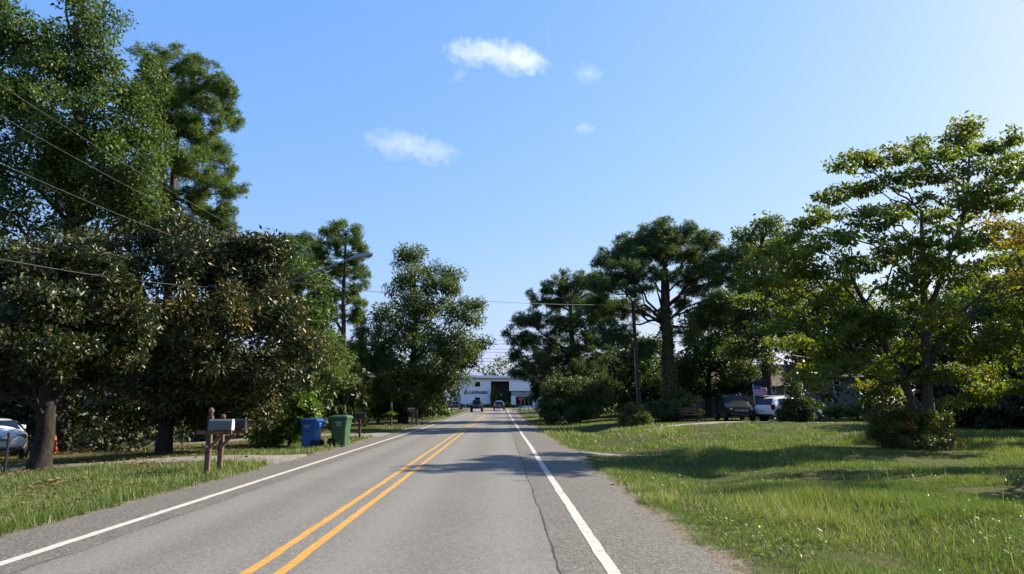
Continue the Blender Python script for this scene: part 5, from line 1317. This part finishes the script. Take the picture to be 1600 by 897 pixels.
a0 = Vector(at(424, 452, 28)) - Vector(lp); a1 = Vector(at(478, 430, 27.6)) - Vector(lp); a2 = Vector(at(548, 404, 27.2)) - Vector(lp); a3 = Vector(at(583, 398, 27)) - Vector(lp)
MB().tube([tuple(a0), tuple(a1), tuple(a2)], [.045, .04, .035], 8).build('arm', M['galv'], sl)
hd = MB(); d = (a3 - a2).normalized()
hd.tube([tuple(a2 - d * .05), tuple(a2 + d * .15), tuple(a2 + d * .55), tuple(a3)], [.04, .10, .12, .05], 10); h_ = hd.build('lamp_head', M['galv'], sl, smooth=True)
MB().disc(tuple(a2 + d * .6 + Vector((0, 0, -.09))), (0, 0, 1), .10, .06, 14).build('lens', M['lamp'], h_)
LT = Vector(lp) + Vector((-.03, 0, ph * .985))

def wire(label, a, b, sag, r=.011, mat='wire', n=22):
    a = np.array(a, float); b = np.array(b, float); t = np.linspace(0, 1, n)[:, None]
    P_ = a * (1 - t) + b * t; P_[:, 2] -= sag * 4 * (t * (1 - t))[:, 0]
    mb = MB(); mid = P_[0].copy(); mb.tube([q - mid for q in P_], r, 5)
    o = mb.build('overhead_wire', M[mat], None); o.location = mid; tag(o, label, 'wire', 'overhead wires'); return o
def ends(px, py, D): return at(px, py, D)
wire('topmost overhead wire slanting down to the streetlight pole at left', ends(-120, 52, 15), LT, .25, .005, 'wire_alu')
wire('second overhead wire from the left, in front of the tall oak', ends(-120, 110, 15), LT - Vector((0, 0, .35)), .25, .005, 'wire_alu')
wire('third overhead wire from the left, crossing low before the oak', ends(-120, 200, 15), LT - Vector((0, 0, 1.0)), .2, .005, 'wire_alu')
wire('lowest overhead wire at the left edge, before the magnolia', ends(-100, 385, 14), LT - Vector((0, 0, 1.6)), .3, .005, 'wire_alu')
wire('single wire crossing high over the road between the two poles', LT - Vector((0, 0, 1.3)), PT, .35, .011)
wire('wire dropping from the wooden pole to the house on the right', PT, (float(at(1290, 548, 57)[0]), 57, float(at(1290, 548, 57)[2])), .35, .014)
wire('lower service wire right of the wooden pole', PT - Vector((0, 0, .9)), (float(at(1275, 560, 58)[0]), 58, float(at(1275, 560, 58)[2])), .3, .014)
for k, py in enumerate((527, 533, 541, 546, 556, 561, 580)):
    wire(['highest', 'second', 'third', 'fourth', 'fifth', 'sixth', 'lowest'][k] + ' of the far wires above the white building', ends(560, py - 1, 147 + k), ends(1000, py + 3, 147 + k), .5, .035)
# far pale pole left of the building that carries them
p = gp2(676, 112); r = empty('utility_pole', p); tag(r, 'pale distant utility pole left of the junction', 'utility pole'); MB().tube([(0, 0, -.2), (0, 0, 9)], [.16, .11], 10).build('pole', M['lightgrey'], r); MB().bar((-1.1, 0, 8.6), (1.1, 0, 8.6), .1, .12).build('cross_arm', M['wood'], r)
# ------------------------------------------------------------------ grass, weeds, litter
M['grass'] = foliage('grass_blades', [(0, (.048, .082, .018)), (.45, (.100, .150, .034)), (.75, (.154, .188, .056)), (.88, (.26, .235, .11)), (1, (.34, .29, .17))], .5, .35, .35)
M['straw'] = foliage('dry_stalks', [(0, (.16, .13, .06)), (1, (.34, .27, .16))], .7, .3, .2)
M['flower'] = simple('white_weed_flower', (.72, .72, .68), .8, var=.06)
M['litter'] = foliage('fallen_leaves', [(0, (.07, .045, .02)), (.6, (.16, .095, .045)), (1, (.26, .18, .09))], .8, .1, .2)

def blades(name, label, P, H, w, lean, tint, mat, rng, bent=True):
    n = len(P)
    a = rng.uniform(0, 2 * np.pi, n); s = np.stack([np.cos(a), np.sin(a), np.zeros(n)], 1)
    b = a + np.pi / 2 + rng.normal(0, .5, n); l = np.stack([np.cos(b), np.sin(b), np.zeros(n)], 1) * (lean * H)[:, None]
    upv = np.zeros((n, 3)); upv[:, 2] = H
    w = w[:, None]
    if bent:
        m = P + upv * .58 + l * .30; t = P + upv * .95 + l
        Vv = np.stack([P - s * w * .5, P + s * w * .5, m + s * w * .38, m - s * w * .38, t], 1).reshape(-1, 3)
        i5 = np.arange(n)[:, None] * 5
        Ff = np.concatenate([i5 + np.array([[0, 1, 2]]), i5 + np.array([[0, 2, 3]]), i5 + np.array([[3, 2, 4]])], 1).reshape(-1, 3); k = 5
    else:
        t = P + upv + l
        Vv = np.stack([P - s * w * .5, P + s * w * .5, t], 1).reshape(-1, 3); Ff = np.arange(3 * n).reshape(-1, 3); k = 3
    o = new_obj(name, mesh_np(name, Vv, Ff, np.repeat(tint, k)), None, M[mat])
    return tag(o, label, kind='stuff')

def scatter(n, x0, x1, y0, y1, rng, p=1.5):
    """more points near the camera, fewer with distance"""
    u = rng.random(n); e = 1 - p
    y = (y0 ** e + u * (y1 ** e - y0 ** e)) ** (1 / e)
    lo = np.maximum(x0, -y * .85 - 2); hi = np.minimum(x1, y * .85 + 2)
    x = lo + rng.random(n) * (hi - lo)
    return x, y
rg = np.random.default_rng(500)
def lawn_right(n, y0, y1, p, hk, wk, bent, label):
    x, y = scatter(n, XR, 46, y0, y1, rg, p)
    dE = x - edge_r(y)
    keep = (dE > .05 + .55 * vnoise(x, y, .45) * (rg.random(n) ** .7)) & ~on_drive(x, y, -.05)
    # worn patch bottom right
    worn = vnoise(x + 7, y + 3, 1.1) * sstep(6, 8.5, x) * (1 - sstep(11.5, 14, y))
    keep &= ~((worn > .42) & (rg.random(n) < .85))
    thin = vnoise(x + 31, y + 17, .8) * .6 + vnoise(x + 11, y + 27, 2.2) * .4
    keep &= ~((thin < .40) & (rg.random(n) < .80))
    x, y = x[keep], y[keep]; m = len(x); dE = dE[keep]
    patch = vnoise(x, y, 1.3); patch2 = vnoise(x + 50, y + 9, 3.4)
    tall = (.05 + .30 * patch ** 1.5 * patch2 * 1.7) * (.55 + .45 * sstep(.2, 1.6, dE)) 
    tall *= 1 - .55 * sstep(8, 12, x) * (1 - sstep(17, 24, y)) - .35 * sstep(30, 42, y)
    H = tall * rg.uniform(.55, 1.35, m) * hk
    w = (.0045 + .00062 * y) * rg.uniform(.7, 1.4, m) * wk
    dryp = sstep(.55, .8, vnoise(x + 90, y + 41, 1.6)); t = np.clip(.36 + .40 * (patch2 - .5) + .35 * (patch - .5) + rg.normal(0, .16, m) + (rg.random(m) < .06 + .20 * dryp) * .42, 0, 1)
    P_ = np.stack([x, y, gz(x, y) - .015], 1)
    return blades('grass', label, P_, H, w, rg.uniform(.15, .75, m), t, 'grass', rg, bent)
lawn_right(88000, 3.6, 10, 1.1, .66, .62, True, 'tall unmown grass on the near right verge')
lawn_right(250000, 9.5, 26, 1.3, .80, .8, False, 'unmown grass in the middle of the right lawn')
lawn_right(150000, 25, 75, 1.5, 1.0, 1.2, False, 'sunlit grass across the far right lawn')
# left verge, shorter
def lawn_left(n, y0, y1, p, label):
    x, y = scatter(n, -34, XL, y0, y1, rg, p)
    dE = edge_l(y) - x
    bare = vnoise(x + 3, y, 1.5)
    keep = (dE > .04 + .4 * vnoise(x, y, .45) * rg.random(n)) & ~on_drive(x, y, -.05) & ~((bare > .52) & (dE > 2.2) & (rg.random(n) < .75)) & ~((x < -12) & (y > 26) & (rg.random(n) < .7))
    x, y = x[keep], y[keep]; m = len(x); dE = dE[keep]
    patch = vnoise(x, y, 1.2)
    H = (.06 + .07 * patch + .05 * (1 - sstep(.2, 1.2, dE))) * rg.uniform(.6, 1.4, m)
    w = (.0045 + .0006 * y) * rg.uniform(.7, 1.4, m)
    t = np.clip(.40 + .3 * (patch - .5) + rg.normal(0, .14, m) + (rg.random(m) < .08) * .4, 0, 1)
    return blades('grass', label, np.stack([x, y, gz(x, y) - .012], 1), H, w, rg.uniform(.15, .8, m), t, 'grass', rg, False)
lawn_left(135000, 5.5, 85, 1.45, 'short grass on the left verge around the mailboxes and bins')
# dry seed stalks among the tall grass
n = 1100; x, y = scatter(n, XR + .8, 26, 4.5, 40, rg, 1.3); k = (vnoise(x + 20, y, 1.7) > .48) & ~on_drive(x, y, .1); x, y = x[k], y[k]; m = len(x)
H = rg.uniform(.16, .38, m) * np.where(x > 9, .7, 1)
blades('dry_stalks', 'tan dry seed stalks standing in the right verge grass', np.stack([x, y, gz(x, y) - .01], 1), H, .006 + .0004 * y, rg.uniform(.1, .5, m), rg.random(m), 'straw', rg)
# broad-leaved weeds in the grass
n = 12000; x, y = scatter(n, XR + .3, 26, 3.8, 26, rg, 1.4); k = (vnoise(x + 60, y + 5, .9) > .52) & ~on_drive(x, y, .1); x, y = x[k], y[k]; m = len(x)
A = rg.normal(size=(m, 3)); A[:, 2] = np.abs(A[:, 2]) * .6 + .2; U = rg.normal(size=(m, 3)) * .5 + np.array([0, 0, 1.0])
v, f = leaf_mesh(np.stack([x, y, gz(x, y) + rg.uniform(.02, .14, m)], 1), A, U, rg.uniform(.035, .085, m), rg.uniform(.015, .035, m))
tag(new_obj('weeds', mesh_np('weeds', v, f, np.repeat(np.clip(rg.normal(.25, .15, m), 0, .7), 4)), None, M['grass']), 'broad-leaved weeds scattered through the right verge', kind='stuff')
# white flowers
n = 80; x, y = scatter(n, XR + .6, 16, 4.2, 26, rg, 1.4); k = ~on_drive(x, y, .1); x, y = x[k], y[k]; m = len(x)
v, f = leaf_mesh(np.stack([x, y, gz(x, y) + rg.uniform(.10, .30, m)], 1), rg.normal(size=(m, 3)) * [1, 1, .4], rg.normal(size=(m, 3)) * .4 + np.array([0, 0, 1]), rg.uniform(.012, .026, m), rg.uniform(.010, .020, m))
tag(new_obj('wildflowers', mesh_np('wildflowers', v, f), None, M['flower']), 'tiny white wildflowers dotted in the right verge', kind='stuff')
# fallen leaves on the left
n = 5200; x, y = scatter(n, -26, XL - .6, 8, 34, rg, 1.2); k = (vnoise(x + 3, y, 1.5) > .45); x, y = x[k], y[k]; m = len(x)
v, f = leaf_mesh(np.stack([x, y, gz(x, y) + .035 + rg.uniform(0, .03, m)], 1), rg.normal(size=(m, 3)) * [1, 1, .15], rg.normal(size=(m, 3)) * .35 + np.array([0, 0, 1]), rg.uniform(.06, .15, m), rg.uniform(.03, .07, m))
tag(new_obj('fallen_leaves', mesh_np('fallen_leaves', v, f, np.repeat(rg.random(m), 4)), None, M['litter']), 'brown fallen leaves under the trees on the left', kind='stuff')
# ivy on the flat-topped pine's trunk
pine = [o for o in bpy.data.objects if o.get('label', '').startswith('broad flat-topped pine')][0]
n = 1600; t = rg.random(n) ** .8; a = rg.uniform(0, 2 * np.pi, n)
c0 = np.array(pine.location); c1_ = at(1040, 480, 48); rr = .50 - .14 * t + rg.uniform(0, .12, n)
P_ = c0 + (c1_ - c0) * (.15 + .85 * t)[:, None]; dn = np.stack([np.cos(a), np.sin(a), 0 * a], 1)
P_ = P_ + dn * rr[:, None]
v, f = leaf_mesh(P_, rg.normal(size=(n, 3)) * .6 - np.array([0, 0, .5]), dn + rg.normal(size=(n, 3)) * .4, rg.uniform(.10, .20, n), rg.uniform(.09, .16, n))
iv = new_obj('ivy', mesh_np('ivy', v - c0, f, np.repeat(rg.random(n), 4)), pine, M['ivy']); tag(iv, kind='stuff')

# ------------------------------------------------------------------ clouds and contrails, far away
def cloud_mat(name, dens, nscale, thr, asp):
    m = bpy.data.materials.new(name); m.use_nodes = True; nt = m.node_tree
    nt.nodes.remove(nt.nodes['Principled BSDF'])
    o = objc(nt)
    r = nd(nt, 'ShaderNodeVectorMath', {0: o}, operation='LENGTH').outputs['Value']
    n1 = noise(nt, vscale(nt, o, asp, 1, 1), nscale, 8, .62)
    fall = mth(nt, 'SUBTRACT', 1.0, r)
    d = mth(nt, 'ADD', fall, mth(nt, 'MULTIPLY', mth(nt, 'SUBTRACT', n1, .5), 2.6))
    d = ramp(nt, mth(nt, 'SUBTRACT', d, thr), [(.02, 0.0), (.55, 1.0)])
    edge = ramp(nt, fall, [(0.0, 0.0), (.12, 1.0)])
    pv = nd(nt, 'ShaderNodeVolumePrincipled'); pv.inputs['Color'].default_value = (1, 1, 1, 1); pv.inputs['Anisotropy'].default_value = .2
    nt.links.new(mth(nt, 'MULTIPLY', mth(nt, 'MULTIPLY', d, edge), dens), pv.inputs['Density'])
    nt.links.new(pv.outputs[0], nt.nodes['Material Output'].inputs['Volume'])
    return m
def ico(sub=3):
    bm = bmesh.new(); bmesh.ops.create_icosphere(bm, subdivisions=sub, radius=1.0); me = bpy.data.meshes.new('cloud'); bm.to_mesh(me); bm.free(); return me
CD = 2600.0
ck = CD / FPX
def cloud(label, puffs):
    root = empty('cloud', at(puffs[0][0], puffs[0][1], CD)); tag(root, label, 'cloud')
    for q, (px, py, rx, rz_, dens, ns, thr, rot) in enumerate(puffs):
        me = ico(); o = new_obj('puff', me, root, cloud_mat('cloud_vapour', dens, ns * .62, thr, rx / rz_))
        o.location = Vector(at(px, py, CD + 30 * q)) - root.location
        o.scale = (rx * ck, rx * ck * .55, rz_ * ck); o.rotation_euler = (0, rot, 0)
cloud('bright white flat cloud high in the middle of the sky', [(742, 82, 62, 26, .0042, 2.9, .08, .08), (800, 90, 62, 34, .0042, 2.7, .08, .25), (828, 98, 44, 24, .0034, 3.1, .12, .2)])
cloud('small white wisp right of the bright flat cloud', [(918, 115, 32, 24, .0022, 2.8, .14, .3)])
cloud('pale ragged cloud lower left of the bright one', [(618, 225, 62, 30, .0023, 2.6, .10, .1), (672, 236, 58, 28, .0022, 2.8, .10, .2)])
cloud('barely visible thin wisp in the middle of the sky', [(912, 200, 22, 14, .003, 2.2, .12, .2)])
cloud('faint wisp below the bright flat cloud', [(718, 118, 18, 14, .004, 2.2, .14, -.4)])
def contrail(label, a, b, r0, r1, dens):
    m = bpy.data.materials.new('contrail_vapour'); m.use_nodes = True; nt = m.node_tree; nt.nodes.remove(nt.nodes['Principled BSDF'])
    n1 = noise(nt, objc(nt), .012, 3)
    pv = nd(nt, 'ShaderNodeVolumePrincipled'); nt.links.new(ramp(nt, n1, [(.3, dens * .3), (.7, dens)]), pv.inputs['Density'])
    nt.links.new(pv.outputs[0], nt.nodes['Material Output'].inputs['Volume'])
    a = Vector(a); b = Vector(b); mb = MB(); d = b - a
    mb.tube([(0, 0, 0), tuple(d * .5), tuple(d)], [r0, (r0 + r1) / 2, r1], 12); o = mb.build('contrail', m); o.location = a; tag(o, label, 'contrail', 'contrails')
contrail('thin slanting contrail in the upper right sky', at(1002, 58, 6000), at(952, 152, 6000), 10, 4, .010)
contrail('short upright contrail above the bright cloud', at(856, 34, 6000), at(857, 74, 6000), 14, 11, .006)
